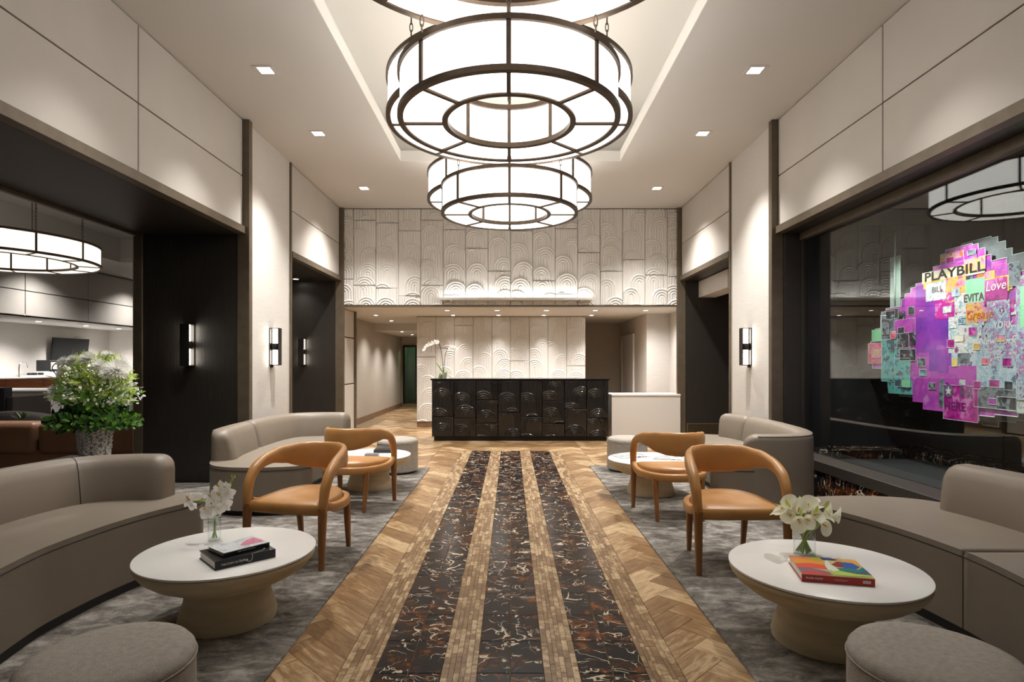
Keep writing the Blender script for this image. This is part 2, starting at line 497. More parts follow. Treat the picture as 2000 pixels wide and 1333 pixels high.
def stone(name, poly, mat, parent, z1=0.0, z0=-0.02, b=0.0009):
    """one flat stone with its own origin at its centre"""
    cx = sum(p[0] for p in poly) / len(poly); cy = sum(p[1] for p in poly) / len(poly)
    q = [(p[0] - cx, p[1] - cy) for p in poly]
    n = len(q)
    ins = inset_poly(q, b)
    vs = [(x, y, z0) for x, y in q] + [(x, y, z1 - b) for x, y in q]
    fs = [(i, (i + 1) % n, n + (i + 1) % n, n + i) for i in range(n)]
    if len(ins) == n:
        vs += [(x, y, z1) for x, y in ins]
        fs += [(n + i, n + (i + 1) % n, 2 * n + (i + 1) % n, 2 * n + i) for i in range(n)]
        fs.append(tuple(2 * n + i for i in range(n)))
    else:
        fs.append(tuple(n + i for i in range(n)))
    return vs, fs, (cx, cy)

# black marble tiles: three runners two tiles wide
Y0, PITCH, Y1 = 1.674, 0.298, 9.13
tile_me = None
edges = [(-0.597, -0.449), (-0.449, -0.301), (-0.147, 0.0), (0.0, 0.147), (0.301, 0.449), (0.449, 0.597)]
ny = int(round((Y1 - Y0) / PITCH))
for i in range(ny):
    for (a, b) in edges:
        wdt, g = b - a, 0.0018
        if tile_me is None:
            vs, fs, _ = stone('t', [(-0.0735 + g, -PITCH / 2 + g), (0.0735 - g, -PITCH / 2 + g), (0.0735 - g, PITCH / 2 - g), (-0.0735 + g, PITCH / 2 - g)], None, None)
            t = mesh_obj('marble_tile', vs, fs, M['marble'], fl); tile_me = t.data
            t.location = ((a + b) / 2, Y0 + PITCH * (i + 0.5), 0)
        else:
            inst('marble_tile', tile_me, fl, ((a + b) / 2, Y0 + PITCH * (i + 0.5), R.uniform(-0.0003, 0.0003)), R.choice((0, PI)))

# mosaic borders: small stone bricks in columns
def mosaic_band(x0, x1, ncol):
    out = []
    ws = [R.uniform(.7, 1.45) for _ in range(ncol)]; tw = sum(ws); xa = x0
    for c in range(ncol):
        xb = xa + (x1 - x0) * ws[c] / tw
        y = 1.7 + R.uniform(0, 0.05)
        while y < Y1:
            L = R.choice((0.04, 0.06, 0.08, 0.10, 0.12, 0.15))
            out.append((xa, xb, y, min(y + L, Y1)))
            y += L
        xa = xb
    return out
bricks = mosaic_band(-0.75, -0.597, 6) + mosaic_band(-0.301, -0.147, 6) + mosaic_band(0.147, 0.301, 6) + mosaic_band(0.597, 0.75, 6)
def shown(b):      # nearer bricks show larger
    y = (b[2] + b[3]) / 2
    if y < 2.35: return 1e-9
    return (b[1] - b[0]) * (b[3] - b[2]) / y ** 3
bricks.sort(key=shown, reverse=True)
g = 0.0006
far_v, far_f = [], []
for k, (a, b, c, d) in enumerate(bricks):
    z1 = R.uniform(-0.0006, 0.0002)
    vs, fs, (cx, cy) = stone('m', [(a + g, c + g), (b - g, c + g), (b - g, d - g), (a + g, d - g)], None, None, z1, -0.02, 0.0005)
    if k < 300:
        o = mesh_obj('mosaic_tile', vs, fs, M['mosaic'], fl); o.location = (cx, cy, 0)
    else:
        n0 = len(far_v); far_v += [(x + cx, y + cy, z) for x, y, z in vs]; far_f += [tuple(n0 + q for q in f) for f in fs]
tag(mesh_obj('mosaic_field', far_v, far_f, M['mosaic'], fl), kind='stuff')

# travertine planks, herringbone at 45 degrees
PW, PN = 0.152, 3
c45 = math.sqrt(0.5)
def herring(xmin, xmax, ymin, ymax):
    polys = []
    ext = int((max(abs(xmin), abs(xmax)) + max(abs(ymin), abs(ymax))) / PW) + 8
    for k in range(-ext, ext):
        for m in range(-ext // PN - 2, ext // PN + 3):
            ox, oy = k + m * PN, k - m * PN
            for (x0, y0, x1, y1) in ((ox, oy, ox + PN, oy + 1), (ox, oy + 1, ox + 1, oy + 1 + PN)):
                gg = 0.005
                q = [(x0 + gg, y0 + gg), (x1 - gg, y0 + gg), (x1 - gg, y1 - gg), (x0 + gg, y1 - gg)]
                q = [((x - y) * c45 * PW, (x + y) * c45 * PW) for x, y in q]
                if max(p[0] for p in q) < xmin or min(p[0] for p in q) > xmax or max(p[1] for p in q) < ymin or min(p[1] for p in q) > ymax:
                    continue
                ang = PI / 4 if x1 - x0 > 1.5 else 3 * PI / 4
                q = clip_poly(q, -1, 0, -xmin); q = clip_poly(q, 1, 0, xmax) if q else q
                q = clip_poly(q, 0, -1, -ymin) if q else q; q = clip_poly(q, 0, 1, ymax) if q else q
                if len(q) >= 3 and abs(poly_area(q)) > 2e-4:
                    polys.append((q, ang))
    return polys
near_p = herring(-1.12, -0.752, 1.75, 9.13) + herring(0.752, 1.12, 1.75, 9.13)
far_p = herring(-1.12, 1.12, 9.134, 14.6) + herring(-3.0, -1.124, 7.3, 14.6) + herring(1.124, 3.2, 7.55, 14.6) + herring(-3.42, -1.9, 14.604, 18.6)
def plank_size(pa):
    q = pa[0]; y = sum(p[1] for p in q) / len(q)
    return abs(poly_area(q)) / y ** 3 if y > 2.3 else 1e-9
allp = sorted(near_p + far_p, key=plank_size, reverse=True)
fv, ff = [], []
for k, (q, ang) in enumerate(allp):
    z1 = R.uniform(-0.0005, 0.0003)
    if k < 300:
        cx = sum(p[0] for p in q) / len(q); cy = sum(p[1] for p in q) / len(q)
        ca, sa = math.cos(-ang), math.sin(-ang)
        q2 = [((p[0] - cx) * ca - (p[1] - cy) * sa, (p[0] - cx) * sa + (p[1] - cy) * ca) for p in q]
        if poly_area(q2) < 0: q2.reverse()
        vs, fs, (ax, ay) = stone('p', q2, None, None, z1)
        o = mesh_obj('stone_plank', [(x + ax, y + ay, z) for x, y, z in vs], fs, M['trav'], fl)
        o.location = (cx, cy, 0); o.rotation_euler = (0, 0, ang)
    else:
        if poly_area(q) < 0: q = list(reversed(q))
        vs, fs, (ax, ay) = stone('p', q, None, None, z1)
        n0 = len(fv); fv += [(x + ax, y + ay, z) for x, y, z in vs]; ff += [tuple(n0 + i for i in f) for f in fs]
tag(mesh_obj('plank_field', fv, ff, M['trav'], fl), kind='stuff')
boxes('bar_floor', [(-15.0, -3.05, YB, 6.7, -0.02, 0.0), (-15.0, -4.2, 6.7, 22.0, -0.02, 0.0)], pmat('dark_bar_carpet', (0.06, 0.05, 0.042), 0.9, var=0.3, vscale=5), fl)

# ---------------------------------------------------------------- ceiling with raised tray
TX, TY0, TY1 = 1.505, 0.6, 8.02
ce = boxes('ceiling', [(-W - 0.1, -TX, YB, YE, H, H + 0.13), (TX, W + 0.1, YB, YE, H, H + 0.13), (-TX, TX, YB, TY0, H, H + 0.13), (-TX, TX, TY1, YE, H, H + 0.13)], M['ceiling'])
struct(ce, 'white painted lobby ceiling with a long raised tray', 'ceiling')
T2 = 0.22
boxes('tray_wall', [(-TX - T2 - 0.05, -TX - T2, TY0 - T2, TY1 + T2, H + 0.131, 4.72), (TX + T2, TX + T2 + 0.05, TY0 - T2, TY1 + T2, H + 0.131, 4.72),
                    (-TX - T2, TX + T2, TY0 - T2 - 0.05, TY0 - T2, H + 0.131, 4.72), (-TX - T2, TX + T2, TY1 + T2, TY1 + T2 + 0.05, H + 0.131, 4.72)], M['lip'], ce)
box('tray_top', -TX - T2 - 0.05, TX + T2 + 0.05, TY0 - T2 - 0.05, TY1 + T2 + 0.05, 4.721, 4.78, M['lip'], ce)
t_ = 0.012
boxes('tray_lip', [(-TX, -TX + t_, TY0, TY1, H - 0.002, H + 0.14), (TX - t_, TX, TY0, TY1, H - 0.002, H + 0.14),
                   (-TX + t_, TX - t_, TY0, TY0 + t_, H - 0.002, H + 0.14), (-TX + t_, TX - t_, TY1 - t_, TY1, H - 0.002, H + 0.14)], M['lip'], ce)

# ---------------------------------------------------------------- side walls
ZP0, ZPM, ZT, ZS = 2.90, 3.47, 2.815, 2.815
def upper_panels(parent, sx, ys, ye, joints):
    """padded panels hung on the beam over an opening, in two rows"""
    ks = [ys] + joints + [ye]
    for (a, b) in zip(ks[:-1], ks[1:]):
        for (z0, z1) in ((ZP0, ZPM), (ZPM, H)):
            gp = 0.007
            xs = sorted((sx * (W + 0.03), sx * W))
            box('wall_panel', xs[0], xs[1], a + gp, b - gp, z0 + gp * 0.6, z1 - gp * (0.9 if z1 < H else 1.2), M['panel'], parent, 0.004)
def side_wall(sx):
    nm = 'wall_left' if sx < 0 else 'wall_right'
    X = lambda a, b: tuple(sorted((sx * a, sx * b)))
    def bx(a, b, y0, y1, z0, z1): xx = X(a, b); return (xx[0], xx[1], y0, y1, z0, z1)
    wl = boxes(nm, [bx(W + 0.03, 3.35, YB, 6.66, ZT + 0.09, H), bx(W + 0.03, 3.35, 8.06, YE, ZT + 0.09, H)], M['gap'])
    struct(wl, 'left lobby wall with padded panels over dark openings' if sx < 0 else 'right lobby wall with padded panels over a dark window', 'wall')
    upper_panels(wl, sx, YB, 6.64, [1.05, 2.91, 4.78] if True else [])
    upper_panels(wl, sx, 8.085, 10.38, [])
    # wallpapered pier between the bays
    boxes('pier', [bx(W, 4.3, 6.72, 8.05, 0, H)], M['paper'], wl)
    # bronze fins and rails
    boxes('bronze_fin', [bx(2.945, W + 0.06, 6.64, 6.72, 0, H - 0.004)], M['bronze'], wl, 0.003)
    boxes('bronze_fin', [bx(2.995, W + 0.06, 8.045, 8.08, 0, H - 0.004)], M['bronze'], wl, 0.003)
    boxes('bronze_fin', [bx(2.945, W + 0.07, 10.385, YE - 0.002, 0, H - 0.004)], M['bronze'], wl, 0.003)
    boxes('bronze_rail', [bx(2.985, W + 0.06, YB, 6.64, ZT, ZP0 - 0.002)], M['bronze'], wl, 0.003)
    boxes('bronze_rail', [bx(2.985, W + 0.06, 8.08, 10.385, ZT, ZP0 - 0.002)], M['bronze'], wl, 0.003)
    # alcove of the second bay, lined in dark wood
    boxes('alcove_lining', [bx(3.081, 4.32, 10.40, 10.46, 0, ZS + 0.04), bx(4.26, 4.32, 8.05, 10.40, 0, ZS + 0.04), bx(3.081, 4.26, 8.05, 10.40, ZS, ZS + 0.04)], M['darkwood'], wl)
    return wl
wl = side_wall(-1)
wr = side_wall(1)
# left bay one: deep dark portal into the bar room
boxes('portal_lining', [(-4.23, -3.08, 6.652, 6.716, 0, ZS), (-4.23, -3.081, YB, 6.652, ZS, ZS + 0.05)], M['darkwood'], wl)
boxes('bronze_corner', [(-4.245, -4.15, 6.63, 6.651, 0, ZS)], M['bronze'], wl, 0.002)
boxes('bronze_corner', [(-4.245, -4.20, YB, 6.63, ZS - 0.03, ZS + 0.012)], M['bronze'], wl, 0.002)
# right alcove: small boxed duct and brass mesh vent
box('bulkhead', 3.32, 3.62, 9.0, 10.39, 2.52, 2.80, M['ceiling'], wr)

# right bay one: shop window with a dark display niche behind it
win = boxes('window_1', [(3.03, 3.31, YB, 6.60, 0.29, 0.39)], pmat('dark_window_bronze', (0.055, 0.047, 0.039), 0.4, metal=0.3), None, 0.004)
struct(win, 'large dark display window in the right wall', 'window')
boxes('window_header', [(3.24, 3.31, YB, 6.60, 2.735, ZS)], M['bronze'], win, 0.003)
boxes('window_soffit', [(3.081, 3.34, YB, 6.60, ZS + 0.001, ZS + 0.05)], M['darkwood'], win)
boxes('window_jamb', [(3.083, 3.26, 6.60, 6.64, 0, ZS), (3.26, 3.32, 6.56, 6.64, 0.39, ZS)], M['gap'], win)
for (a, b) in ((YB + 0.02, 1.9), (1.908, 6.56)):
    box('pane', 3.276, 3.284, a, b, 0.392, 2.735, M['glass'], win)
box('marble_base', 3.04, 3.2, YB, 6.6, 0.0, 0.289, M['marble'], win)
boxes('niche', [(4.75, 4.85, YB, 6.9, 0, 3.0), (3.32, 4.75, 6.66, 6.9, 0, 3.0), (3.35, 4.85, YB, 6.9, 2.92, 3.0)], M['nichewall'], win)
boxes('niche_bench', [(3.32, 4.35, YB, 6.3, 0.0, 0.33)], M['nichefloor'], win)
boxes('niche_ledge', [(4.35, 4.749, YB, 6.3, 0.0, 0.42), (3.32, 4.749, 6.3, 6.659, 0.0, 0.42)], M['marble'], win)
for k in range(7):
    box('niche_panel', 4.70, 4.749, 0.05 + 0.93 * k, 0.95 + 0.93 * k, 0.43, 2.9, M['nichewall'], win, 0.004)

# walls behind the viewer close the room
wb = box('wall_back', -4.4, 5.0, YB - 0.15, YB, 0, 4.8, M['paper']); struct(wb, 'pale wall at the street end of the lobby', 'wall')

# ---------------------------------------------------------------- carved bulkhead and reception recess
def relief_mesh(name, wd, ht, seed, res, amp, mat, r_lo=0.165, r_hi=0.215, step=0.27, period=0.045, base=0.010):
    """carved tile standing in the xz plane, facing -y: overlapping rainbow arches with long legs"""
    rr = random.Random(seed)
    nx, nz = max(4, int(wd / res)), max(4, int(ht / res))
    x = np.linspace(-wd / 2, wd / 2, nx + 1); z = np.linspace(0, ht, nz + 1)
    Xg, Zg = np.meshgrid(x, z)
    hgt = np.zeros_like(Xg); tail = np.zeros_like(Xg)
    arches = []
    zc = ht + 0.25
    side = rr.choice((-1, 1))
    while zc > -0.25:
        rad = rr.uniform(r_lo, r_hi)
        arches.append((side * rr.uniform(0.0, 0.11) * (wd / 0.394), zc, rad))
        zc -= step * rr.uniform(0.75, 1.35); side = -side if rr.random() < 0.75 else side
    for k, (cx, cz, rad) in enumerate(arches):
        dx = np.abs(Xg - cx); up = Zg > cz
        d = np.where(up, np.hypot(Xg - cx, Zg - cz), dx)
        inside = d < rad
        p = np.abs(np.sin(np.pi * (rad - d) / period)) ** 0.6
        edge = np.clip((rad - d) / 0.008, 0, 1)
        hh = (0.30 + 0.70 * p) * amp * edge + amp * 0.12
        lift = np.clip(1.0 - np.maximum(cz - Zg, 0) / 0.45, 0.30, 1) * np.where(up, 0.7 + 0.3 * np.clip((Zg - cz) / rad, 0, 1), 0.7 + 0 * Zg)          # legs sink back into the slab
        hgt = np.where(inside, hh * lift, hgt)
    border = np.minimum(np.minimum(Xg + wd / 2, wd / 2 - Xg), np.minimum(Zg, ht - Zg))
    hgt = hgt * np.clip(border / 0.006, 0, 1)
    nv = (nx + 1) * (nz + 1)
    co = np.stack([Xg, -(base + hgt), Zg], -1).reshape(-1, 3)
    idx = np.arange(nv).reshape(nz + 1, nx + 1)
    quads = np.stack([idx[:-1, :-1], idx[:-1, 1:], idx[1:, 1:], idx[1:, :-1]], -1).reshape(-1, 4)
    rim = np.concatenate([idx[0, :], idx[1:, -1], idx[-1, -2::-1], idx[-2:0:-1, 0]])
    back = co[rim].copy(); back[:, 1] = 0
    bi = nv + np.arange(len(rim)); rim2 = np.roll(rim, -1); bi2 = np.roll(bi, -1)
    skirt = np.stack([rim2, rim, bi, bi2], -1)
    quads = np.concatenate([quads, skirt]); co = np.concatenate([co, back])
    me = bpy.data.meshes.new(name)
    me.vertices.add(len(co)); me.vertices.foreach_set('co', co.astype(np.float32).ravel())
    me.loops.add(quads.size); me.loops.foreach_set('vertex_index', quads.astype(np.int32).ravel())
    me.polygons.add(len(quads)); me.polygons.foreach_set('loop_start', np.arange(0, quads.size, 4, dtype=np.int32))
    me.polygons.foreach_set('use_smooth', np.ones(len(quads), dtype=bool))
    me.materials.append(mat); me.update(calc_edges=True); me.validate()
    return me
def carved_wall(parent, x0, x1, z0, z1, yface, cols, tile_h, res, amp, mat, seed, name='carved_tile', grid=0.398, **kw):
    rr = random.Random(seed); k = 0
    for (a, b) in cols:
        zt = z0 - rr.uniform(0.1, 0.9) * tile_h
        while zt < z1:
            lo, hi = max(zt, z0), min(zt + tile_h, z1)
            if z1 - hi < 0.12: hi = z1
            if hi - lo > 0.05:
                gp = 0.0022
                me = relief_mesh(name, b - a - 2 * gp, hi - lo - 2 * gp, seed * 1000 + k, res, amp, mat, **kw)
                inst(name, me, parent, ((a + b) / 2, yface, lo + gp)); k += 1
            zt = max(hi, zt + tile_h)
G = 0.3985
wf = box('wall_front', -W - 0.02, W + 0.02, YE + 0.02, 11.0, 2.37, H, M['gap']); struct(wf, 'carved white bulkhead wall above the reception', 'wall')
cols = []
xk = [-W] + [G * i for i in range(-7, 8)] + [W]
for a, b in zip(xk[:-1], xk[1:]): cols.append((a, b))
carved_wall(wf, -W, W, 2.385, H - 0.006, YE + 0.02, cols, 1.16, 0.0075, 0.042, M['plaster'], 5)
box('bulkhead_trim', -W, W, YE - 0.02, YE + 0.03, 2.365, 2.383, M['bronze'], wf)  # thin bronze trim along the lower edge of the bulkhead
# soffit over the desk
so = boxes('ceiling_soffit', [(-3.5, 3.3, YE + 0.03, 14.75, 2.36, 2.369), (-3.5, -1.9, 14.75, 14.80, 2.18, 2.37), (-3.5, -1.9, 14.8, 18.7, 2.18, 2.24), (1.5, 3.3, 14.75, 15.0, 2.36, 2.37)], M['ceiling'])
struct(so, 'low white soffit over the reception desk', 'ceiling')
# carved wall behind the desk
wd_ = boxes('wall_desk', [(-1.99, 1.60, 12.54, 12.75, 0.0, 2.36)], M['base']); struct(wd_, 'carved white wall panel behind the reception desk', 'wall')
cols = [(G * i, G * (i + 1)) for i in range(-5, 4)]
carved_wall(wd_, 0, 0, 0.115, 2.355, 12.54, cols, 2.6, 0.009, 0.028, M['plaster'], 9, 'carved_tile')
# hall to the left of it
wh = boxes('wall_hall', [(-3.52, -3.42, 11.42, 18.6, 0, 2.37), (-3.52, -3.05, 11.42, 11.47, 0, 2.36)], M['beige']); struct(wh, 'beige papered wall of the rear hallway', 'wall')
boxes('hall_end', [(-3.42, -3.37, 18.5, 18.6, 0, 2.2), (-3.37, -1.9, 18.5, 18.6, 1.93, 2.2)], M['beige'], wh)
bb = boxes('baseboard_hall', [(-3.42, -3.40, 11.47, 18.5, 0, 0.13), (-3.42, -1.9, 18.47, 18.5, 0, 0.10)], M['base']); struct(bb, 'brown stone baseboard of the rear hallway', 'baseboard')
wp = boxes('wall_passage', [(-3.10, -3.05, YE, 11.42, 0, 2.36)], M['gap']); struct(wp, 'narrow panelled wall left of the reception', 'wall')
for (z0, z1) in ((0.02, 0.96), (0.98, 1.83), (1.85, 2.35)):
    box('wall_panel', -3.05, W * -1, YE + 0.02, 11.36, z0, z1, M['panel'], wp, 0.004)
box('bronze_fin', -3.06, -2.985, 11.37, 11.44, 0, 2.355, M['bronze'], wp, 0.003)
# glazed door at the hall end
dr = boxes('door_1', [(-3.37, -3.31, 18.44, 18.5, 0.10, 1.93), (-1.96, -1.9, 18.44, 18.5, 0.10, 1.93), (-3.31, -1.96, 18.44, 18.5, 1.87, 1.93), (-2.98, -2.90, 18.44, 18.5, 0.1, 1.87)], M['iron'])
struct(dr, 'glazed dark green door at the end of the hallway', 'door')
box('pane', -3.31, -2.98, 18.46, 18.47, 0.1, 1.87, M['doorgreen'], dr); box('pane', -2.90, -1.96, 18.46, 18.47, 0.1, 1.87, M['doorgreen'], dr)
boxes('baluster', [(-2.86 + 0.11 * k, -2.84 + 0.11 * k, 18.85, 18.87, 0.1, 0.85) for k in range(8)] + [(-2.9, -1.9, 18.84, 18.88, 0.85, 0.90)], M['iron'], dr)
lamp('vestibule_fill', 'POINT', (-2.5, 19.2, 2.1), 14.0, (1, .97, .9), dr)  # unseen fill lamp, added so the green shows through the door
boxes('vestibule', [(-3.6, -1.7, 20.0, 20.1, 0, 2.4), (-3.6, -3.5, 18.6, 20.0, 0, 2.4), (-1.8, -1.7, 18.6, 20, 0, 2.4), (-3.6, -1.7, 18.6, 20.1, 2.4, 2.5)], pmat('dim_green_wall', (0.16, 0.20, 0.15), 0.8), dr)
# hall's right side behind the carved wall
wx = box('wall_hall_right', -1.95, -1.9, 12.76, 18.6, 0, 2.36, M['beige']); struct(wx, 'beige wall on the desk side of the rear hallway', 'wall')
# right of the carved wall: recess, door, angled returns
wq = boxes('wall_recess', [(1.5, 3.3, 14.7, 14.85, 0, 2.37)], M['beige']); struct(wq, 'shadowed beige wall of the office recess', 'wall')
ws = boxes('wall_return', [(2.74, 2.9, 11.9, 14.7, 0, 2.36), (2.74, 3.25, 11.85, 11.9, 0, 2.36), (3.2, 3.3, YE + 0.03, 11.85, 0, 2.36)], M['paper']); struct(ws, 'pale papered return wall right of the desk', 'wall')
d2 = boxes('door_2', [(2.70, 2.739, 13.0, 13.12, 0, 2.02), (2.70, 2.739, 14.3, 14.42, 0, 2.02), (2.70, 2.739, 13.12, 14.3, 1.92, 2.02)], M['white']); struct(d2, 'white office door frame right of the desk', 'door')
box('door_leaf', 2.715, 2.738, 13.12, 14.3, 0.01, 1.92, M['white'], d2)
box('wall_filler', 3.0, 3.2, 10.47, 10.60, 0, 2.36, M['paper'], ws)

# ---------------------------------------------------------------- bar room beyond the left portal
wbx = boxes('wall_bar', [(-15.0, -14.8, YB, 21.9, 0, 2.6)], M['paper']); struct(wbx, 'pale rear wall of the bar room', 'wall')
wbe = boxes('wall_bar_end', [(-15.0, -4.3, 21.7, 21.9, 0, H)], M['paper']); struct(wbe, 'pale end wall of the bar room', 'wall')
wbs = boxes('wall_bar_beam', [(-12.7, -12.43, YB, 21.7, 2.58, H)], M['gap']); struct(wbs, 'panelled beam above the bar counter', 'wall')
ks = [8.0, 9.9, 11.3, 13.2, 15.1, 17.35, 19.7, 21.6]
ks = [8.1, 10.4, 12.7, 15.05, 17.4 - 0.1, 19.5, 21.65]
for a, b in zip(ks[:-1], ks[1:]):
    for (z0, z1) in ((2.58, 3.22), (3.22, H - 0.02)):
        box('wall_panel', -12.43, -12.40, a + 0.012, b - 0.012, z0 + 0.01, z1 - 0.012, M['panel'], wbs, 0.004)
cb = boxes('ceiling_bar', [(-14.8, -12.41, YB, 21.7, 2.58, 2.62), (-12.41, -10.6, YB, 21.7, H, H + 0.12), (-5.8, -3.36, YB, 21.7, H, H + 0.12), (-10.6, -5.8, YB, 3.0, H, H + 0.12), (-10.6, -5.8, 16.0, 21.7, H, H + 0.12), (-10.8, -5.6, 2.8, 16.2, 4.75, 4.8),
                          (-10.65, -10.6, 3.0, 16.0, H + .121, 4.749), (-5.8, -5.75, 3.0, 16.0, H + .121, 4.749), (-10.65, -5.75, 2.95, 2.999, H + .121, 4.749), (-10.65, -5.75, 16.001, 16.05, H + .121, 4.749)], M['ceiling'])
struct(cb, 'white ceiling of the bar room', 'ceiling')
wbn = boxes('wall_bar_near', [(-4.31, -4.232, 6.72, 21.7, 0, H), (-4.31, -4.246, YB, 6.72, ZS, H)], M['paper']); struct(wbn, 'bar room side of the wall between bar and lobby', 'wall')
wbb = box('wall_bar_street', -15.0, -4.24, YB - 0.15, YB, 0, 4.8, M['paper']); struct(wbb, 'street end wall of the bar room', 'wall')

# ================================================================== CHANDELIERS
def ring_data(r0, r1, z0, z1, seg=96):
    prof = [(r0, z0), (r1, z0), (r1, z1), (r0, z1), (r0, z0)]
    return lathe_data(prof, seg)
def pane_mesh(name, r, z0, z1, a0, a1, mat, th=0.004, seg=8):
    vs, fs = lathe_data([(r - th / 2, z0), (r + th / 2, z0), (r + th / 2, z1), (r - th / 2, z1), (r - th / 2, z0)], seg, a0, a1)
    fs += [(0, 1, 2, 3), tuple(5 * seg + q for q in (3, 2, 1, 0))]
    me = bpy.data.meshes.new(name); me.from_pydata(vs, [], fs); me.materials.append(mat); me.update()
    for p in me.polygons: p.use_smooth = False
    return me
TRAY = 4.72
def chandelier(label, loc, ro, ri, h, ceil_z, glow, n=8, chains=(0, 45, 135, 180, 225, 315), long_chains=()):
    t = thing('drum_chandelier', label, 'chandelier', loc)
    q = 0.019
    for (r, z) in ((ro, 0.0), (ro, h - 0.034), (ri, 0.0), (ri, h - 0.034)):
        vs, fs = ring_data(r - q, r + q, z, z + 0.034)
        shade(mesh_obj('frame_ring', vs, fs, M['frame'], t), 30)
    st = 2 * PI / n
    da = lambda r: 0.011 / r
    out = pane_mesh('outer_pane', ro, 0.036, h - 0.036, da(ro), st - da(ro), glow)
    inn = pane_mesh('inner_pane', ri, 0.036, h - 0.036, da(ri), st - da(ri), glow)
    vs, fs = lathe_data([(ri + q + 0.001, 0.010), (ro - q - 0.001, 0.010), (ro - q - 0.001, 0.016), (ri + q + 0.001, 0.016), (ri + q + 0.001, 0.010)], 8, da(ri), st - da(ri))
    fs += [(0, 1, 2, 3), tuple(40 + k for k in (3, 2, 1, 0))]
    bot = bpy.data.meshes.new('bottom_pane'); bot.from_pydata(vs, [], fs); bot.materials.append(glow); bot.update()
    bar_o = bar_i = spk = None
    for k in range(n):
        a = -PI / 2 + st * k
        inst('outer_pane', out, t, (0, 0, 0), a); inst('inner_pane', inn, t, (0, 0, 0), a); inst('bottom_pane', bot, t, (0, 0, 0), a)
        if bar_o is None:
            o = box('frame_bar', ro - 0.014, ro + 0.014, -0.0135, 0.0135, 0.034, h - 0.034, M['frame'], t); bar_o = o.data; o.rotation_euler.z = a
            o = box('frame_bar', ri - 0.014, ri + 0.014, -0.0125, 0.0125, 0.034, h - 0.034, M['frame'], t); bar_i = o.data; o.rotation_euler.z = a
            o = box('frame_spoke', ri + q, ro - q, -0.0125, 0.0125, -0.002, 0.022, M['frame'], t); spk = o.data; o.rotation_euler.z = a
        else:
            inst('frame_bar', bar_o, t, (0, 0, 0), a); inst('frame_bar', bar_i, t, (0, 0, 0), a); inst('frame_spoke', spk, t, (0, 0, 0), a)
    for k in range(4):      # bulbs standing in the open topped drum
        a = PI / 4 + PI / 2 * k; rm = (ro + ri) / 2
        lamp('bulb_light', 'POINT', (rm * math.cos(a), rm * math.sin(a), h * 0.72), P_DRUM * ro * (0.75 if n > 8 else 1), parent=t, shadow_soft_size=0.05)
    # chains of welded oval links up to the ceiling
    for angles, zc_ in ((chains, ceil_z), (long_chains, TRAY)):
        L = (zc_ - loc[2]) - h
        vs, fs = [], []
        nl = max(2, int(L / 0.052)); pitch = L / nl
        for i in range(nl):
            zc = h + pitch * (i + 0.5); ph = 0 if i % 2 else PI / 2
            pts = []
            for s in range(13):
                b = 2 * PI * s / 12
                rx, rz = 0.011 * math.cos(b), (pitch * 0.5 + 0.008) * math.sin(b)
                pts.append((rx * math.cos(ph), rx * math.sin(ph), zc + rz))
            tube_into(vs, fs, pts, 0.0038, 5, False)
        me = None
        for d in angles:
            a = math.radians(d) - PI / 2
            if me is None:
                o = mesh_obj('chain', vs, fs, M['frame'], t, True); me = o.data; o.location = (ro * math.cos(a), ro * math.sin(a), 0)
            else:
                inst('chain', me, t, (ro * math.cos(a), ro * math.sin(a), 0))
    return t
chandelier('large drum chandelier nearest the viewer, cropped by the top of the view', (-0.01, 2.62, 3.40), 1.02, 0.74, 0.35, TRAY, M['pane'])
chandelier('smaller drum chandelier hanging low in front, under the nearest large ring', (-0.01, 3.97, 2.965), 0.722, 0.43, 0.315, 3.395, M['pane'], 8, (45, 135, 225, 315), (0, 180))
chandelier('large drum chandelier half hidden behind the low front ring', (-0.01, 5.06, 3.40), 1.02, 0.74, 0.35, TRAY, M['pane'])
chandelier('smallest looking low drum chandelier, last in front of the carved wall', (-0.01, 6.40, 2.965), 0.722, 0.43, 0.315, 3.395, M['pane'], 8, (45, 135, 225, 315), (0, 180))
chandelier('farthest large drum chandelier, behind the last low ring', (-0.01, 7.48, 3.40), 1.02, 0.74, 0.35, TRAY, M['pane'], chains=(45, 135, 180, 225, 315))
chandelier('dimmer drum chandelier hanging in the bar room', (-8.13, 9.3, 2.97), 1.37, 1.04, 0.33, 4.75, M['barpane'], 12, (60, 90, 200, 300))

# ================================================================== DOWNLIGHTS
def downlight(label, x, y, z, power, square=True, size=0.12, angle=84, group=None, blend=1.0):
    t = thing('downlight', label, 'downlight', (x, y, z), 0, group)
    s, e = size / 2, size / 2 + 0.032
    if square:
        boxes('trim_plate', [(-e, -s, -e, e, -0.005, 0.002), (s, e, -e, e, -0.005, 0.002), (-s, s, -e, -s, -0.005, 0.002), (-s, s, s, e, -0.005, 0.002)], M['ceiling'], t)
        box('lens', -s, s, -s, s, -0.003, -0.0005, M['lens'], t)
    else:
        vs, fs = ring_data(s, s + 0.018, -0.006, 0.002, 32); mesh_obj('trim_ring', vs, fs, M['ceiling'], t)
        lathe('lens', [(0.0005, -0.001), (s, -0.001), (s, -0.004), (0.0005, -0.004)], M['lens'], t, 24, False)
    if power:
        lamp('downlight_beam', 'SPOT', (0, 0, -0.02), power, parent=t, spot_size=math.radians(angle), spot_blend=blend, shadow_soft_size=0.05)
    return t
pw = {5.53: 0.85, 7.05: 1.35, 9.25: 1.45}; an = {5.53: 84, 7.05: 96, 9.25: 112}
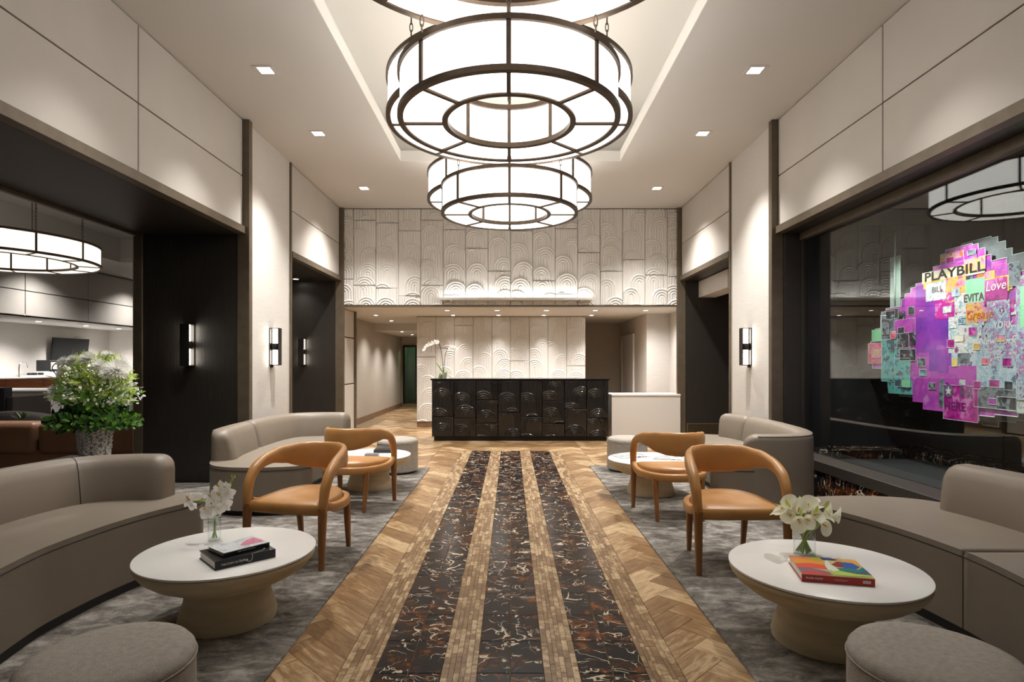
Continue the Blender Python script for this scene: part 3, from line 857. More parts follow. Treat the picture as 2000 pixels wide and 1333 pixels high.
for nm, y in (('nearest', 5.53), ('middle', 7.05), ('farthest', 9.25)):
    downlight('square downlight, %s of the three on the left of the tray' % nm, -2.30, y, H, P_CEIL * pw[y], angle=an[y])
    downlight('square downlight, %s of the three on the right of the tray' % nm, 2.30, y, H, P_CEIL * pw[y], angle=an[y])
for x in (-2.3, 2.3):      # unseen pair extending the row, added for extra lighting
    tt = downlight('square downlight out of view, %s side' % ('left' if x < 0 else 'right'), x, 4.0, H, P_CEIL * 0.5)
    tt['label'] = 'unseen square downlight added to light the %s seating group' % ('left' if x < 0 else 'right')
for i, x in enumerate((-1.19, -0.25, 0.68, 1.60, 2.55)):
    downlight('round soffit downlight, %s along the front row over the desk' % ('first', 'second', 'third', 'fourth', 'fifth')[i], x, 11.1, 2.359, P_FAR * 1.1, False, 0.085, 150)
for i, x in enumerate((-1.19, -0.25, 0.69, 1.68)):
    downlight('round soffit downlight, %s along the back row over the desk' % ('first', 'second', 'third', 'fourth')[i], x, 12.2, 2.359, P_FAR * 0.55, False, 0.085, 74)
for i, (y, z) in enumerate(((12.2, 2.359), (13.8, 2.359), (15.15, 2.179), (16.7, 2.179))):
    downlight('round hallway downlight, %s in the row towards the glazed door' % ('first', 'second', 'third', 'fourth')[i], -2.79, y, z, P_FAR * 0.9, False, 0.085, 125)
downlight('round downlight in the dark left alcove soffit', -3.70, 10.15, 2.813, P_ALCOVE, False, 0.085, 120)
downlight('round downlight in the dark right alcove soffit', 3.45, 10.15, 2.813, P_ALCOVE, False, 0.085, 120)
bar_spots = [(-11.5, 15.2, H), (-11.5, 19.0, H), (-11.5, 11.2, H), (-5.2, 7.6, H), (-5.2, 10.5, H)]  # last two are unseen, added to brighten the sofa side
for i, (x, y, z) in enumerate(bar_spots):
    downlight('round downlight in the bar ceiling, %s' % ('right of the drum chandelier', 'hidden towards the end wall', 'hidden by the drum chandelier', 'unseen, added to brighten the chestnut sofa', 'unseen, added to light the near side of the bar')[i], x, y, z, P_BAR, False, 0.14, 130)
for i, (x, y) in enumerate(((-13.7, 17.1), (-13.7, 19.0), (-13.7, 20.6))):
    downlight('round downlight under the bar beam, %s' % ('left of the television', 'above the television', 'nearest the corner')[i], x, y, 2.579, P_BAR * 0.8, False, 0.14, 130)

# ---------------------------------------------------------------- uplight ledge on the bulkhead
t = thing('uplight_ledge', 'slim glowing uplight ledge low on the carved bulkhead', 'uplight', (0.1, YE - 0.02, 2.47))
boxes('ledge', [(-1.33, 1.33, -0.15, 0.018, 0.0, 0.012), (-1.33, 1.33, -0.15, -0.14, 0.012, 0.040), (-1.33, -1.32, -0.14, 0.018, 0.012, 0.040), (1.32, 1.33, -0.14, 0.018, 0.012, 0.040)], M['plaster'], t)
box('led_strip', -1.31, 1.31, -0.135, -0.10, 0.013, 0.024, M['led'], t)
tag(boxes('ledge_bracket', [(-1.16, -1.13, -0.13, 0.0, -0.03, 0.0), (1.13, 1.16, -0.13, 0.0, -0.03, 0.0)], M['plaster'], t))

# ================================================================== WALL SCONCES
def sconce(label, loc, rotz):
    """built facing local -y with its back on y=0"""
    t = thing('wall_sconce', label, 'wall sconce', loc, rotz)
    h = 0.235
    box('back_plate', -0.055, 0.055, -0.012, -0.001, -h, h, M['iron'], t, 0.002)
    box('front_plate', -0.052, 0.052, -0.118, -0.108, -h, h, M['iron'], t, 0.002)
    boxes('end_cap', [(-0.052, 0.052, -0.108, -0.012, h - 0.008, h), (-0.052, 0.052, -0.108, -0.012, -h, -h + 0.008)], M['iron'], t)
    lathe('centre_band', [(0.0005, -0.042), (0.046, -0.042), (0.05, -0.036), (0.05, 0.036), (0.046, 0.042), (0.0005, 0.042)], M['iron'], t, 24).location = (0, -0.06, 0)
    for s in (-1, 1):
        o = lathe('glow_tube', [(0.0005, 0.043), (0.034, 0.043), (0.034, h - 0.012), (0.0005, h - 0.012)], M['tube'], t, 20, False)
        o.location = (0, -0.06, 0)
        if s < 0: o.rotation_euler = (PI, 0, 0)
    boxes('cord_box', [(-0.012, 0.012, -0.03, -0.001, -h - 0.028, -h)], M['iron'], t)
    return t
sconce('black wall sconce with two glowing tubes on the dark portal jamb', (-3.62, 6.65, 1.56), 0)
sconce('wall sconce with two glowing tubes on the pale left pier', (-3.02, 7.42, 1.565), PI / 2)
sconce('black wall sconce with two glowing tubes in the dark left alcove', (-3.66, 10.40, 1.56), 0)
sconce('wall sconce with two glowing tubes on the pale right pier', (3.02, 7.42, 1.565), -PI / 2)

# brass mesh vent in the right alcove
t = thing('floor_vent', 'brass mesh vent low in the dark right alcove', 'vent', (3.46, 10.395, 0.06))
boxes('frame', [(-0.35, 0.35, -0.02, 0, 0, 0.015), (-0.35, 0.35, -0.02, 0, 0.225, 0.24), (-0.35, -0.335, -0.02, 0, 0.015, 0.225), (0.335, 0.35, -0.02, 0, 0.015, 0.225)], M['grille'], t)
boxes('mesh', [(-0.335 + 0.022 * k, -0.331 + 0.022 * k, -0.014, -0.008, 0.015, 0.225) for k in range(31)] + [(-0.335, 0.335, -0.016, -0.010, 0.03 + 0.022 * k, 0.034 + 0.022 * k) for k in range(9)], M['grille'], t)

# ================================================================== RECEPTION DESK
t = thing('reception_desk', 'long black carved reception desk with arch motifs', 'reception desk', (0.17, 10.30, 0))
box('desk_body', -1.545, 1.545, 0.0, 0.62, 0.075, 1.06, M['ebony'], t)
box('toe_kick', -1.51, 1.51, 0.03, 0.58, 0.0, 0.075, M['black'], t)
box('desk_top', -1.565, 1.565, -0.035, 0.66, 1.062, 1.09, M['ebony'], t, 0.003)
dw = 3.09 / 8
rr = random.Random(21); kk = 0
joints = [(0.43, ), (0.40, ), (0.31, 0.72), (0.5, ), (0.43,), (0.31, 0.70), (0.56, ), (0.40, )]
for i in range(8):
    zs = [0.078] + list(joints[i]) + [1.058]
    for (a, b) in zip(zs[:-1], zs[1:]):
        me = relief_mesh('carved_tile', dw - 0.004, b - a - 0.003, 300 + kk, 0.0065, 0.026 + 0.010 * rr.random(), M['ebony'], 0.15, 0.20, 0.29, 0.040)
        inst('carved_tile', me, t, (-1.545 + dw * (i + 0.5), -0.001, a + 0.0015)); kk += 1
t = thing('side_counter', 'low white counter joined to the right end of the desk', 'counter', (2.385, 10.35, 0))
box('counter_body', -0.605, 0.605, 0.0, 0.45, 0.0, 0.78, M['white'], t, 0.004)
box('counter_top', -0.61, 0.61, -0.01, 0.50, 0.781, 0.815, M['white'], t, 0.006)

# ================================================================== RUGS
def rug(label, poly):
    return tag(prism('area_rug', poly, 0.0, 0.012, M['rug'], None, 0.004, 1), label, 'rug')
rug('distressed grey rug under the left seating group', [(-1.04, 0.9), (-1.04, 7.58), (-2.93, 7.58), (-2.93, 6.62), (-4.14, 6.62), (-4.14, 0.9)])
rug('distressed grey rug under the right seating group', [(1.04, 0.9), (2.93, 0.9), (2.93, 7.75), (1.04, 7.75)])
RZ = 0.012

# ================================================================== CURVED SOFAS
FRONT = [(.64, -.98), (.52, -.73), (.43, -.42), (.385, -.1), (.385, .1), (.43, .42), (.52, .73), (.64, .98)]
FAR = [(.655, 1.08), (.60, 1.17), (.45, 1.23), (.15, 1.25), (-.12, 1.17), (-.28, .98), (-.37, .65), (-.40, .25)]
NEAR = [(-.40, -.25), (-.37, -.65), (-.28, -.98), (-.12, -1.17), (.15, -1.25), (.45, -1.23), (.60, -1.17), (.655, -1.08)]
OUT = [p for p in spline([(x, y, 0) for x, y in FRONT + FAR + NEAR], 8, True)]
OUT = [(p.x, p.y) for p in OUT]
def sofa(label, loc, rotz, splits, back_from, back_to, seg_gap, top=0.715, stitch=()):
    """splits: local v of the cuts across the seat; back_from / back_to: arc positions (0..1) on the outer back curve; seg_gap: arc positions of the cuts in the backrest"""
    t = thing('curved_sofa', label, 'sofa', loc, rotz)
    cuts = [-9] + list(splits) + [9]
    base = []
    n = len(OUT)
    cxy = (sum(p[0] for p in OUT) / n, sum(p[1] for p in OUT) / n)
    base = [(cxy[0] + (p[0] - cxy[0]) * 0.95, cxy[1] + (p[1] - cxy[1]) * 0.965) for p in OUT]
    prism('plinth', base, 0, 0.05, M['black'], t)
    for a, b in zip(cuts[:-1], cuts[1:]):
        q = clip_poly(OUT, 0, -1, -(a + 0.004)); q = clip_poly(q, 0, 1, b - 0.004)
        if poly_area(q) < 0: q = list(reversed(q))
        s = prism('seat_section', q, 0.05, 0.43, M['leather'], t, 0.028, 4)
        tube('seam', [(p[0] * 1.0, p[1] * 1.0, 0.400) for p in q + [q[0]]], 0.0045, M['seam'], s, 6)
    # backrest swept along the outer curve
    path = spline([(x, y, 0) for x, y in [(.655, 1.02), (.60, 1.17), (.45, 1.23), (.15, 1.25), (-.12, 1.17), (-.28, .98), (-.37, .65), (-.40, .25), (-.40, -.25), (-.37, -.65), (-.28, -.98), (-.12, -1.17), (.15, -1.25)]], 10)
    acc = [0.0]
    for p, q in zip(path[:-1], path[1:]): acc.append(acc[-1] + (q - p).length)
    tot = acc[-1]
    def at(s):
        for i in range(len(path) - 1):
            if acc[i + 1] >= s - 1e-9:
                f = (s - acc[i]) / max(1e-9, acc[i + 1] - acc[i]); p = path[i].lerp(path[i + 1], f)
                d = (path[min(i + 2, len(path) - 1)] - path[max(i - 1, 0)]).normalized()
                return p, Vector((d.y, -d.x, 0))
    zt = top
    prof = [(0.006, 0.052), (0.007, 0.40), (0.004, zt - 0.05), (-0.002, zt - 0.025), (-0.018, zt - 0.008), (-0.05, zt), (-0.10, zt), (-0.135, zt - 0.010), (-0.162, zt - 0.035), (-0.180, zt - 0.08), (-0.20, 0.55), (-0.225, 0.42), (-0.22, 0.30)]
    ks = [back_from] + [q_[0] for q_ in seg_gap] + [back_to]; gp_ = [0] + [q_[1] for q_ in seg_gap] + [0]
    for si, (a, b) in enumerate(zip(ks[:-1], ks[1:])):
        s0, s1 = a * tot + gp_[si], b * tot - gp_[si + 1]
        m = max(10, int((s1 - s0) / 0.045)); vs, fs = [], []
        k = len(prof)
        # denser near the ends for the rounding
        ss = [s0 + (s1 - s0) * (0.5 - 0.5 * math.cos(PI * i / m)) for i in range(m + 1)]
        for s in ss:
            p, nrm = at(s)
            e0 = (s - s0); e1 = (s1 - s)
            r0 = 0.11 if si == 0 else gp_[si] * 7
            r1 = 0.11 if si == len(ks) - 2 else gp_[si + 1] * 7
            f = 1.0
            for e, r in ((e0, r0), (e1, r1)):
                if e < r: f = min(f, math.sqrt(max(0.0, 1 - (1 - e / r) ** 2)))
            mid = -0.11
            for (o, z) in prof:
                fo = 0.45 + 0.55 * f
                zz = z if z < 0.35 else 0.35 + (z - 0.35) * (0.74 + 0.26 * f)
                fo2 = fo if z > 0.06 else fo
                vs.append(tuple(p + nrm * (mid + (o - mid) * fo2) + Vector((0, 0, zz))))
        for i in range(m):
            for q in range(k):
                q2 = (q + 1) % k
                fs.append((i * k + q, i * k + q2, (i + 1) * k + q2, (i + 1) * k + q))
        fs.append(tuple(range(k))[::-1]); fs.append(tuple(m * k + q for q in range(k)))
        o = mesh_obj('backrest', vs, fs, M['leather'], t, True)
        bm = bmesh.new(); bm.from_mesh(o.data); bmesh.ops.recalc_face_normals(bm, faces=bm.faces); bm.to_mesh(o.data); bm.free()
        shade(o, 55)
        tube('piping', [tuple(at(s)[0] + at(s)[1] * -0.006 + Vector((0, 0, zt - 0.013))) for s in [s0 + .10 + (s1 - s0 - .20) * i / 40 for i in range(41)]], 0.004, M['leather'], o, 6)
        for q_ in stitch:
            p, nrm = at(q_ * tot)
            tube('seam', [tuple(p + nrm * (o_ * 1.01) + Vector((0, 0, z + (.001 if z > .6 else 0)))) for (o_, z) in prof[2:12]], 0.0022, M['seam'], o, 5)
    return t
D3 = math.radians(3)
sofa('curved taupe leather sofa at the left, nearest, behind the orchid table', (-2.68, 2.87, RZ), D3, [], 0.095, 0.80, [], stitch=(0.285,))
sofa('curved taupe leather sofa far at the left, below the pale pier', (-2.525, 6.38, RZ), D3, [-0.02], 0.06, 0.83, [(0.585, 0.006)])
sofa('curved taupe leather sofa at the right, nearest, below the window', (2.58, 2.80, RZ), PI, [-0.06], 0.075, 0.855, [(0.52, 0.005)])
sofa('curved taupe leather sofa far at the right, beside the window end', (2.525, 6.35, RZ), PI - D3, [-0.40], 0.10, 0.925, [(0.76, 0.006)])

# ================================================================== OTTOMANS
def ottoman():
    t = thing('round_ottoman', '', 'ottoman')
    r, h = 0.25, 0.42
    lathe('plinth', [(0.0005, 0), (r - 0.025, 0), (r - 0.025, 0.02), (0.0005, 0.02)], M['black'], t, 40, False)
    lathe('body', [(0.0005, 0.02), (r - 0.012, 0.02), (r, 0.032), (r, h - 0.062), (r - 0.001, h - 0.052)], M['boucle'], t, 56)
    lathe('cushion_top', [(r - 0.001, h - 0.050), (r + 0.001, h - 0.045), (r - 0.003, h - 0.03), (r - 0.018, h - 0.012), (r - 0.05, h - 0.003), (r - 0.12, h), (0.0005, h + 0.002)], M['boucle'], t, 56)
    vs, fs = [], []
    tube_into(vs, fs, [((r + 0.001) * math.cos(2 * PI * k / 56), (r + 0.001) * math.sin(2 * PI * k / 56), h - 0.051) for k in range(57)], 0.0035, 6, False)
    mesh_obj('piping', vs, fs, M['boucle'], t, True)
    return t
ot = ottoman(); gq = 'round ottomans beside the coffee tables'
ot.location = (-1.29, 1.89, RZ); ot['label'] = 'round ottoman cut off by the lower left corner of the view'; ot['group'] = gq
dup(ot, (1.365, 1.89, RZ), 0.8, 'round ottoman cut off by the lower right corner of the view', gq)
dup(ot, (-1.40, 7.30, RZ), 1.7, 'pale round ottoman far at the left, behind the rear left table', gq)
dup(ot, (1.47, 7.42, RZ), 2.4, 'pale round ottoman far at the right, behind the rear right table', gq)

# ================================================================== COFFEE TABLES
def table():
    t = thing('coffee_table', '', 'coffee table')
    z = 0.358
    lathe('tabletop', [(0.0005, z - 0.016), (0.430, z - 0.016), (0.437, z - 0.011), (0.437, z - 0.003), (0.433, z), (0.0005, z)], M['stone'], t, 72)
    lathe('bowl', [(0.0005, z - 0.017), (0.433, z - 0.017), (0.434, z - 0.03), (0.428, z - 0.045), (0.405, z - 0.075), (0.36, z - 0.11), (0.30, z - 0.14), (0.22, z - 0.165), (0.0005, z - 0.17)], M['tan'], t, 64)
    lathe('pedestal', [(0.0005, z - 0.171), (0.205, z - 0.171), (0.203, 0.17), (0.212, 0.12), (0.232, 0.06), (0.24, 0.025), (0.236, 0.0), (0.0005, 0.0)], M['tan'], t, 56)
    return t
ct = table(); gt = 'round pedestal coffee tables'
TL, TR, TLF, TRF = (-1.484, 3.10), (1.522, 2.853), (-1.52, 6.02), (1.452, 6.10)
TLF = (-1.52, 6.36)
ct.location = (*TL, RZ); ct['label'] = 'near left coffee table with a white top carrying an orchid and dark books'; ct['group'] = gt
dup(ct, (*TR, RZ), 1.1, 'near right coffee table with a white top carrying callas and a red book', gt)
dup(ct, (*TLF, RZ), 2.1, 'far left coffee table partly hidden behind an orange chair', gt)
dup(ct, (*TRF, RZ), 3.1, 'far right coffee table with open magazines, behind an orange chair', gt)
ZT_ = 0.371

# ================================================================== ORANGE ARMCHAIRS
def sweep_ell(name, path, wt, hz, mat, parent, seg=16, power=2.6, flat=None, cap=True):
    """path points with half thickness wt (sideways, in plan) and half height hz (vertical-ish)"""
    vs, fs = [], []
    n = len(path)
    for i in range(n):
        p = path[i]; t = (path[min(i + 1, n - 1)] - path[max(i - 1, 0)]).normalized()
        # blend of up vectors: side = horizontal normal where the path runs level, radial where it climbs
        side = flat[i]
        side = (side - t * side.dot(t)).normalized()
        up = side.cross(t).normalized()
        for k in range(seg):
            a = 2 * PI * k / seg; c, s = math.cos(a), math.sin(a)
            e = 2 / power
            u = math.copysign(abs(c) ** e, c) * wt[i]; v = math.copysign(abs(s) ** e, s) * hz[i]
            vs.append(tuple(p + side * u + up * v))
    for i in range(n - 1):
        for k in range(seg):
            k2 = (k + 1) % seg
            fs.append((i * seg + k, i * seg + k2, (i + 1) * seg + k2, (i + 1) * seg + k))
    if cap:
        fs.append(tuple(range(seg))[::-1]); fs.append(tuple((n - 1) * seg + k for k in range(seg)))
    o = mesh_obj(name, vs, fs, mat, parent, True)
    bm = bmesh.new(); bm.from_mesh(o.data); bmesh.ops.recalc_face_normals(bm, faces=bm.faces); bm.to_mesh(o.data); bm.free()
    return shade(o, 60)
def lerp_list(keys, n):
    out = []
    for i in range(n):
        x = i / (n - 1) * (len(keys) - 1); k = min(int(x), len(keys) - 2); f = x - k; f = f * f * (3 - 2 * f)
        out.append(keys[k] * (1 - f) + keys[k + 1] * f)
    return out
def armchair():
    t = thing('hoop_armchair', '', 'armchair')
    # the hoop: up from each front leg, bending back into a broad backrest
    half = [(.283, -.245, .365), (.287, -.24, .45), (.290, -.215, .545), (.288, -.145, .628), (.272, -.03, .672), (.238, .095, .680), (.175, .205, .668), (.09, .262, .659), (0, .280, .656)]
    ctrl = [(-x, y, z) for x, y, z in half[:-1]] + [half[-1]] + list(reversed(half[:-1]))
    path = spline(ctrl, 6); n = len(path)
    hwk = [.027, .029, .032, .034, .032, .028, .025, .024, .023]
    hhk = [.026, .028, .031, .034, .044, .064, .088, .099, .101]
    hw = lerp_list(hwk + hwk[-2::-1], n); hh = lerp_list(hhk + hhk[-2::-1], n)
    side = []
    for p in path:
        v = Vector((p.x, max(p.y, -0.1) + 0.02, 0)); side.append(v.normalized() if v.length > 1e-4 else Vector((0, 1, 0)))
    sweep_ell('backrest', path, hw, hh, M['orange'], t, 18, 2.5, side)
    # stitched seams where the hide is joined
    # seat rail: U around the rear from arm to arm
    rc = [(-.284, -.22, .415), (-.286, -.14, .385), (-.278, -.02, .372), (-.25, .11, .372), (-.185, .215, .372), (-.09, .265, .372), (0, .275, .372), (.09, .265, .372), (.185, .215, .372), (.25, .11, .372), (.278, -.02, .372), (.286, -.14, .385), (.284, -.22, .415)]
    rp = spline(rc, 5); m = len(rp)
    sd = []
    for p in rp:
        v = Vector((p.x, max(p.y, -.05), 0)); sd.append(v.normalized())
    sweep_ell('seat_rail', rp, [.024] * m, lerp_list([.026, .032, .034, .034, .034, .032, .026], m), M['orange'], t, 14, 3.0, sd)
    # domed D-shaped seat pad
    out = []
    fr = [(-.262, -.262), (-.13, -.275), (0, -.278), (.13, -.275), (.262, -.262)]
    bk = [(.262, -.12), (.252, 0), (.222, .11), (.165, .195), (.085, .238), (0, .248), (-.085, .238), (-.165, .195), (-.222, .11), (-.252, 0), (-.262, -.12)]
    pts = [(p.x, p.y) for p in spline([(x, y, 0) for x, y in fr], 4)] + [(p.x, p.y) for p in spline([(x, y, 0) for x, y in bk], 4)]
    rings = [(0.93, .346), (0.985, .352), (1.0, .366), (1.0, .392), (0.985, .410), (0.95, .421), (0.85, .431), (0.65, .437), (0.4, .438), (0.15, .437)]
    vs, fs = [], []; cy = -0.03; k = len(pts)
    for sc_, z in rings:
        for (x, y) in pts:
            zz = z + (0.018 * ((y + .28) / .5) if z > .40 else 0)
            vs.append((x * sc_, cy + (y - cy) * sc_, zz))
    for i in range(len(rings) - 1):
        for q in range(k):
            q2 = (q + 1) % k; fs.append((i * k + q, i * k + q2, (i + 1) * k + q2, (i + 1) * k + q))
    fs.append(tuple(range(k))[::-1]); fs.append(tuple((len(rings) - 1) * k + q for q in range(k)))
    o = mesh_obj('seat', vs, fs, M['orange'], t, True)
    bm = bmesh.new(); bm.from_mesh(o.data); bmesh.ops.recalc_face_normals(bm, faces=bm.faces); bm.to_mesh(o.data); bm.free()
    shade(o, 60)
    # legs
    def leg(p0, p1, a0, a1):
        vs, fs = [], []
        for (p, a) in ((p0, a0), ((p0[0] * .5 + p1[0] * .5, p0[1] * .5 + p1[1] * .5, (p0[2] + p1[2]) / 2), (a0 + a1) / 2 * 1.02), (p1, a1)):
            for k in range(12):
                b = 2 * PI * k / 12; c, s = math.cos(b), math.sin(b)
                vs.append((p[0] + math.copysign(abs(c) ** .6, c) * a, p[1] + math.copysign(abs(s) ** .6, s) * a, p[2]))
        for i in range(2):
            for k in range(12):
                fs.append((i * 12 + k, i * 12 + (k + 1) % 12, (i + 1) * 12 + (k + 1) % 12, (i + 1) * 12 + k))
        fs.append(tuple(range(12))[::-1]); fs.append(tuple(24 + k for k in range(12)))
        o = mesh_obj('leg', vs, fs, M['walnut'], t, True); return shade(o, 60)
    for s in (-1, 1):
        leg((s * .283, -.262, 0), (s * .283, -.245, .40), .017, .027)
        leg((s * .192, .245, 0), (s * .20, .205, .36), .015, .025)
    return t
ch = armchair(); gc = 'orange leather hoop armchairs'
ch.location = (-1.435, 4.13, RZ); ch.rotation_euler = (0, 0, math.radians(-14))
ch['label'] = 'orange leather hoop armchair facing the near left coffee table'; ch['group'] = gc
dup(ch, (1.475, 3.985, RZ), math.radians(0), 'orange leather hoop armchair facing the near right coffee table', gc)
dup(ch, (-1.46, 5.555, RZ), math.radians(180 - 10), 'orange leather hoop armchair at the far left, its back to the viewer', gc)
dup(ch, (1.432, 5.235, RZ), math.radians(180 + 1), 'orange leather hoop armchair at the far right, its back to the viewer', gc)

# ================================================================== BOOKS
def text_part(name, body, size, mat, parent, loc, rot, align='LEFT', shear=0.0, extr=0.0003, sx=1.0, bold=0.0):
    cu = bpy.data.curves.new(name, 'FONT'); cu.body = body; cu.size = size; cu.extrude = extr; cu.align_x = align; cu.shear = shear; cu.align_y = 'CENTER'
    cu.resolution_u = 3
    cu.materials.append(mat)
    if bold: cu.offset = bold
    tmp = bpy.data.objects.new('lettering_curve', cu)
    me = bpy.data.meshes.new_from_object(tmp)
    bpy.data.objects.remove(tmp)
    o = bpy.data.objects.new(name, me); C.objects.link(o); o.parent = parent; o.location = loc; o.rotation_euler = rot; o.scale = (sx, 1, 1)
    return o
def book(name, label, loc, rotz, L, D, T, cover, cover_top=None):
    """origin at the left end of the spine; spine along +x facing -y"""
    t = thing(name, label, 'book', loc, rotz)
    c = 0.003
    box('pages', 0.004, L - 0.004, 0.006, D - 0.005, c, T - c, M['paperedge'], t)
    boxes('cover', [(0, L, 0, D, 0, c), (0, L, 0, c, c, T - c)], cover, t)
    box('front_cover', 0, L, 0, D, T - c, T, cover_top or cover, t)
    return t
b1 = book('black_book', 'thick black book lying under the pink covered book', (-1.397, 2.783, ZT_), math.radians(43.6), 0.287, 0.24, 0.041, M['bookblack'])
text_part('lettering', 'THE STORY OF', 0.0115, M['ink'], b1, (0.028, -0.0008, 0.019), (PI / 2, 0, 0))
text_part('lettering', 'Styling', 0.0155, M['ink'], b1, (0.108, -0.0008, 0.021), (PI / 2, 0, 0), shear=0.2)
tube('emblem', [(p.x, p.y, p.z) for p in spline([(0.150, -0.001, 0.022), (0.151, -0.001, 0.012), (0.158, -0.001, 0.008), (0.168, -0.001, 0.013), (0.173, -0.001, 0.026), (0.172, -0.001, 0.038), (0.171, 0.0, 0.0415)], 6)], 0.0011, M['ink'], b1, 5)
text_part('lettering', 'BEAUTIFUL', 0.008, M['gap'], b1, (0.19, -0.0008, 0.021), (PI / 2, 0, 0))
tube('emblem', [(p.x, p.y, p.z) for p in spline([(0.172, 0.008, 0.0412), (0.19, 0.012, 0.0412), (0.235, 0.03, 0.0412), (0.25, 0.06, 0.0412), (0.21, 0.085, 0.0412)], 6)], 0.001, M['ink'], b1, 5)
pinkcover = palette_mat('pink_grey_cover', [(0.62, 0.66, 0.70), (0.75, 0.76, 0.78), (0.72, 0.74, 0.77), (0.40, 0.45, 0.50), (0.70, 0.70, 0.74)], 16.0, False)
b2 = book('pink_book', 'thin book with a pink and grey cover, topmost on the black book', (-1.385, 2.842, ZT_ + 0.042), math.radians(58.8) - math.radians(8), 0.234, 0.17, 0.022, M['bookblack'], pinkcover)
pk = palette_mat('pink_blot', [(0.70, 0.26, 0.38), (0.60, 0.14, 0.26), (0.75, 0.45, 0.52)], 40.0)
prism('cover_print', [(0.235 * x, 0.17 * y) for x, y in ((.48, .35), (.60, .2), (.78, .22), (.93, .12), (.97, .45), (.94, .8), (.75, .72), (.62, .6))], 0.0222, 0.0225, pk, b2)
text_part('lettering', 'NEW YORK FASHION', 0.009, M['ink'], b2, (0.07, -0.0008, 0.011), (PI / 2, 0, 0))
b3 = book('red_book', 'red spined art book with a colourful cover on the near right table', (1.310, 2.647, ZT_), math.radians(-12.9), 0.296, 0.253, 0.036, M['bookred'], pmat('cover_yellow', (0.62, 0.55, 0.22), 0.4))
# flat printed cover shapes, each a thin inked patch
def patch(pts, col, z):
    prism('cover_print', [(0.296 * x, 0.253 * y) for x, y in pts], 0.0361 + z, 0.0362 + z, pmat('cover_ink', col, 0.4), b3)
patch([(0, .0), (.35, 0), (.45, .03), (.2, .18), (0, .12)], srgb(214, 70, 80), 0.0001)
patch([(0, .12), (.2, .18), (.45, .03), (.42, .2), (.22, .33), (0, .36)], srgb(140, 110, 125), 0.0002)
patch([(0, .36), (.22, .33), (.45, .3), (.47, .55), (.25, .62), (0, .55)], srgb(228, 92, 72), 0.0003)
patch([(0, .55), (.25, .62), (.47, .55), (.45, .78), (.2, .86), (0, .82)], srgb(236, 160, 66), 0.0004)
patch([(0, .82), (.2, .86), (.3, .84), (.3, 1.0), (0, 1.0)], srgb(232, 140, 100), 0.0005)
patch([(.3, .84), (.45, .78), (.5, .86), (.48, 1.0), (.3, 1.0)], srgb(190, 180, 60), 0.0006)
patch([(.48, .86), (.66, .86), (.72, .92), (.6, 1.0), (.47, 1.0)], srgb(46, 60, 120), 0.0007)
patch([(.72, .92), (.98, .72), (1, 1), (.62, 1)], srgb(226, 180, 120), 0.0008)
patch([(.78, .86), (.97, .6), (1, .85), (.9, .95)], srgb(232, 165, 55), 0.0009)
patch([(.56, .62), (.68, .82), (.82, .78), (.86, .6), (.74, .5), (.6, .5)], srgb(150, 50, 45), 0.0010)
patch([(.74, .80), (.9, .78), (.95, .55), (.84, .42), (.7, .46), (.72, .6)], srgb(52, 92, 175), 0.0011)
patch([(.55, .42), (.72, .46), (.9, .42), (.99, .58), (1, .4), (.85, .26), (.6, .3)], srgb(30, 130, 125), 0.0012)
patch([(.6, .3), (.85, .26), (1, .4), (1, .12), (.8, .14)], srgb(78, 92, 112), 0.0013)
patch([(.42, .04), (.75, .02), (.99, .06), (1, .13), (.8, .16), (.6, .28), (.45, .25)], srgb(178, 205, 95), 0.0014)
patch([(.44, .5), (.5, .8), (.56, .86), (.54, .6), (.58, .42), (.6, .3), (.5, .22), (.43, .3)], srgb(222, 226, 215), 0.0015)
text_part('lettering', 'MoMA NOW', 0.0125, M['ink'], b3, (0.016, -0.0008, 0.018), (PI / 2, 0, 0))
boxes('lettering_line', [(0.13, 0.19, -0.0006, 0, 0.019, 0.0196), (0.137, 0.182, -0.0006, 0, 0.0145, 0.0151)], M['ink'], b3)
box('label_box', 0.248, 0.279, -0.0006, 0, 0.011, 0.023, M['ink'], b3)
text_part('lettering', 'MoMA', 0.0105, M['bookred'], b3, (0.2635, -0.0012, 0.017), (PI / 2, 0, 0), 'CENTER')
# far left table: a small grey box book and a dark book; far right table: open magazines
b4 = book('grey_book', 'small grey book flat on the far left coffee table', (-1.53, 6.17, ZT_), 0.02, 0.14, 0.10, 0.03, pmat('grey_cover', (0.16, 0.16, 0.165), 0.4))
b5 = book('dark_book', 'dark book behind the grey one on the far left coffee table', (-1.50, 6.45, ZT_), 0.05, 0.22, 0.16, 0.035, M['bookblack'])
mg = palette_mat('magazine_page', [(0.7, 0.7, 0.68), (0.25, 0.27, 0.28), (0.72, 0.72, 0.7), (0.05, 0.06, 0.06), (0.6, 0.62, 0.6)], 11.0)
for i, (x, y, rz, lb) in enumerate(((1.27, 6.24, 0.35, 'open magazine with grey pictures, left one on the far right table'), (1.66, 6.10, -0.3, 'open magazine with dark pictures, right one on the far right table'))):
    t = thing('magazine', lb, 'magazine', (x, y, ZT_), rz)
    for s in (-1, 1):
        vs = []
        for k in range(7):
            u = k / 6; z = 0.004 + 0.012 * math.sin(PI * min(1, u * 1.1)) * (1 - u * .5)
            for yy in (-0.12, 0.12):
                vs += [(s * 0.17 * u, yy, z), (s * 0.17 * u, yy, 0.0005)]
        fs = []
        for k in range(6):
            a, b = 4 * k, 4 * k + 4
            fs += [(a, b, b + 2, a + 2), (a + 1, a + 3, b + 3, b + 1), (a, a + 1, b + 1, b), (a + 2, b + 2, b + 3, a + 3)]
        fs.append((24, 26, 27, 25)); fs.append((0, 1, 3, 2))
        mesh_obj('page_block', vs, fs, mg, t, False)

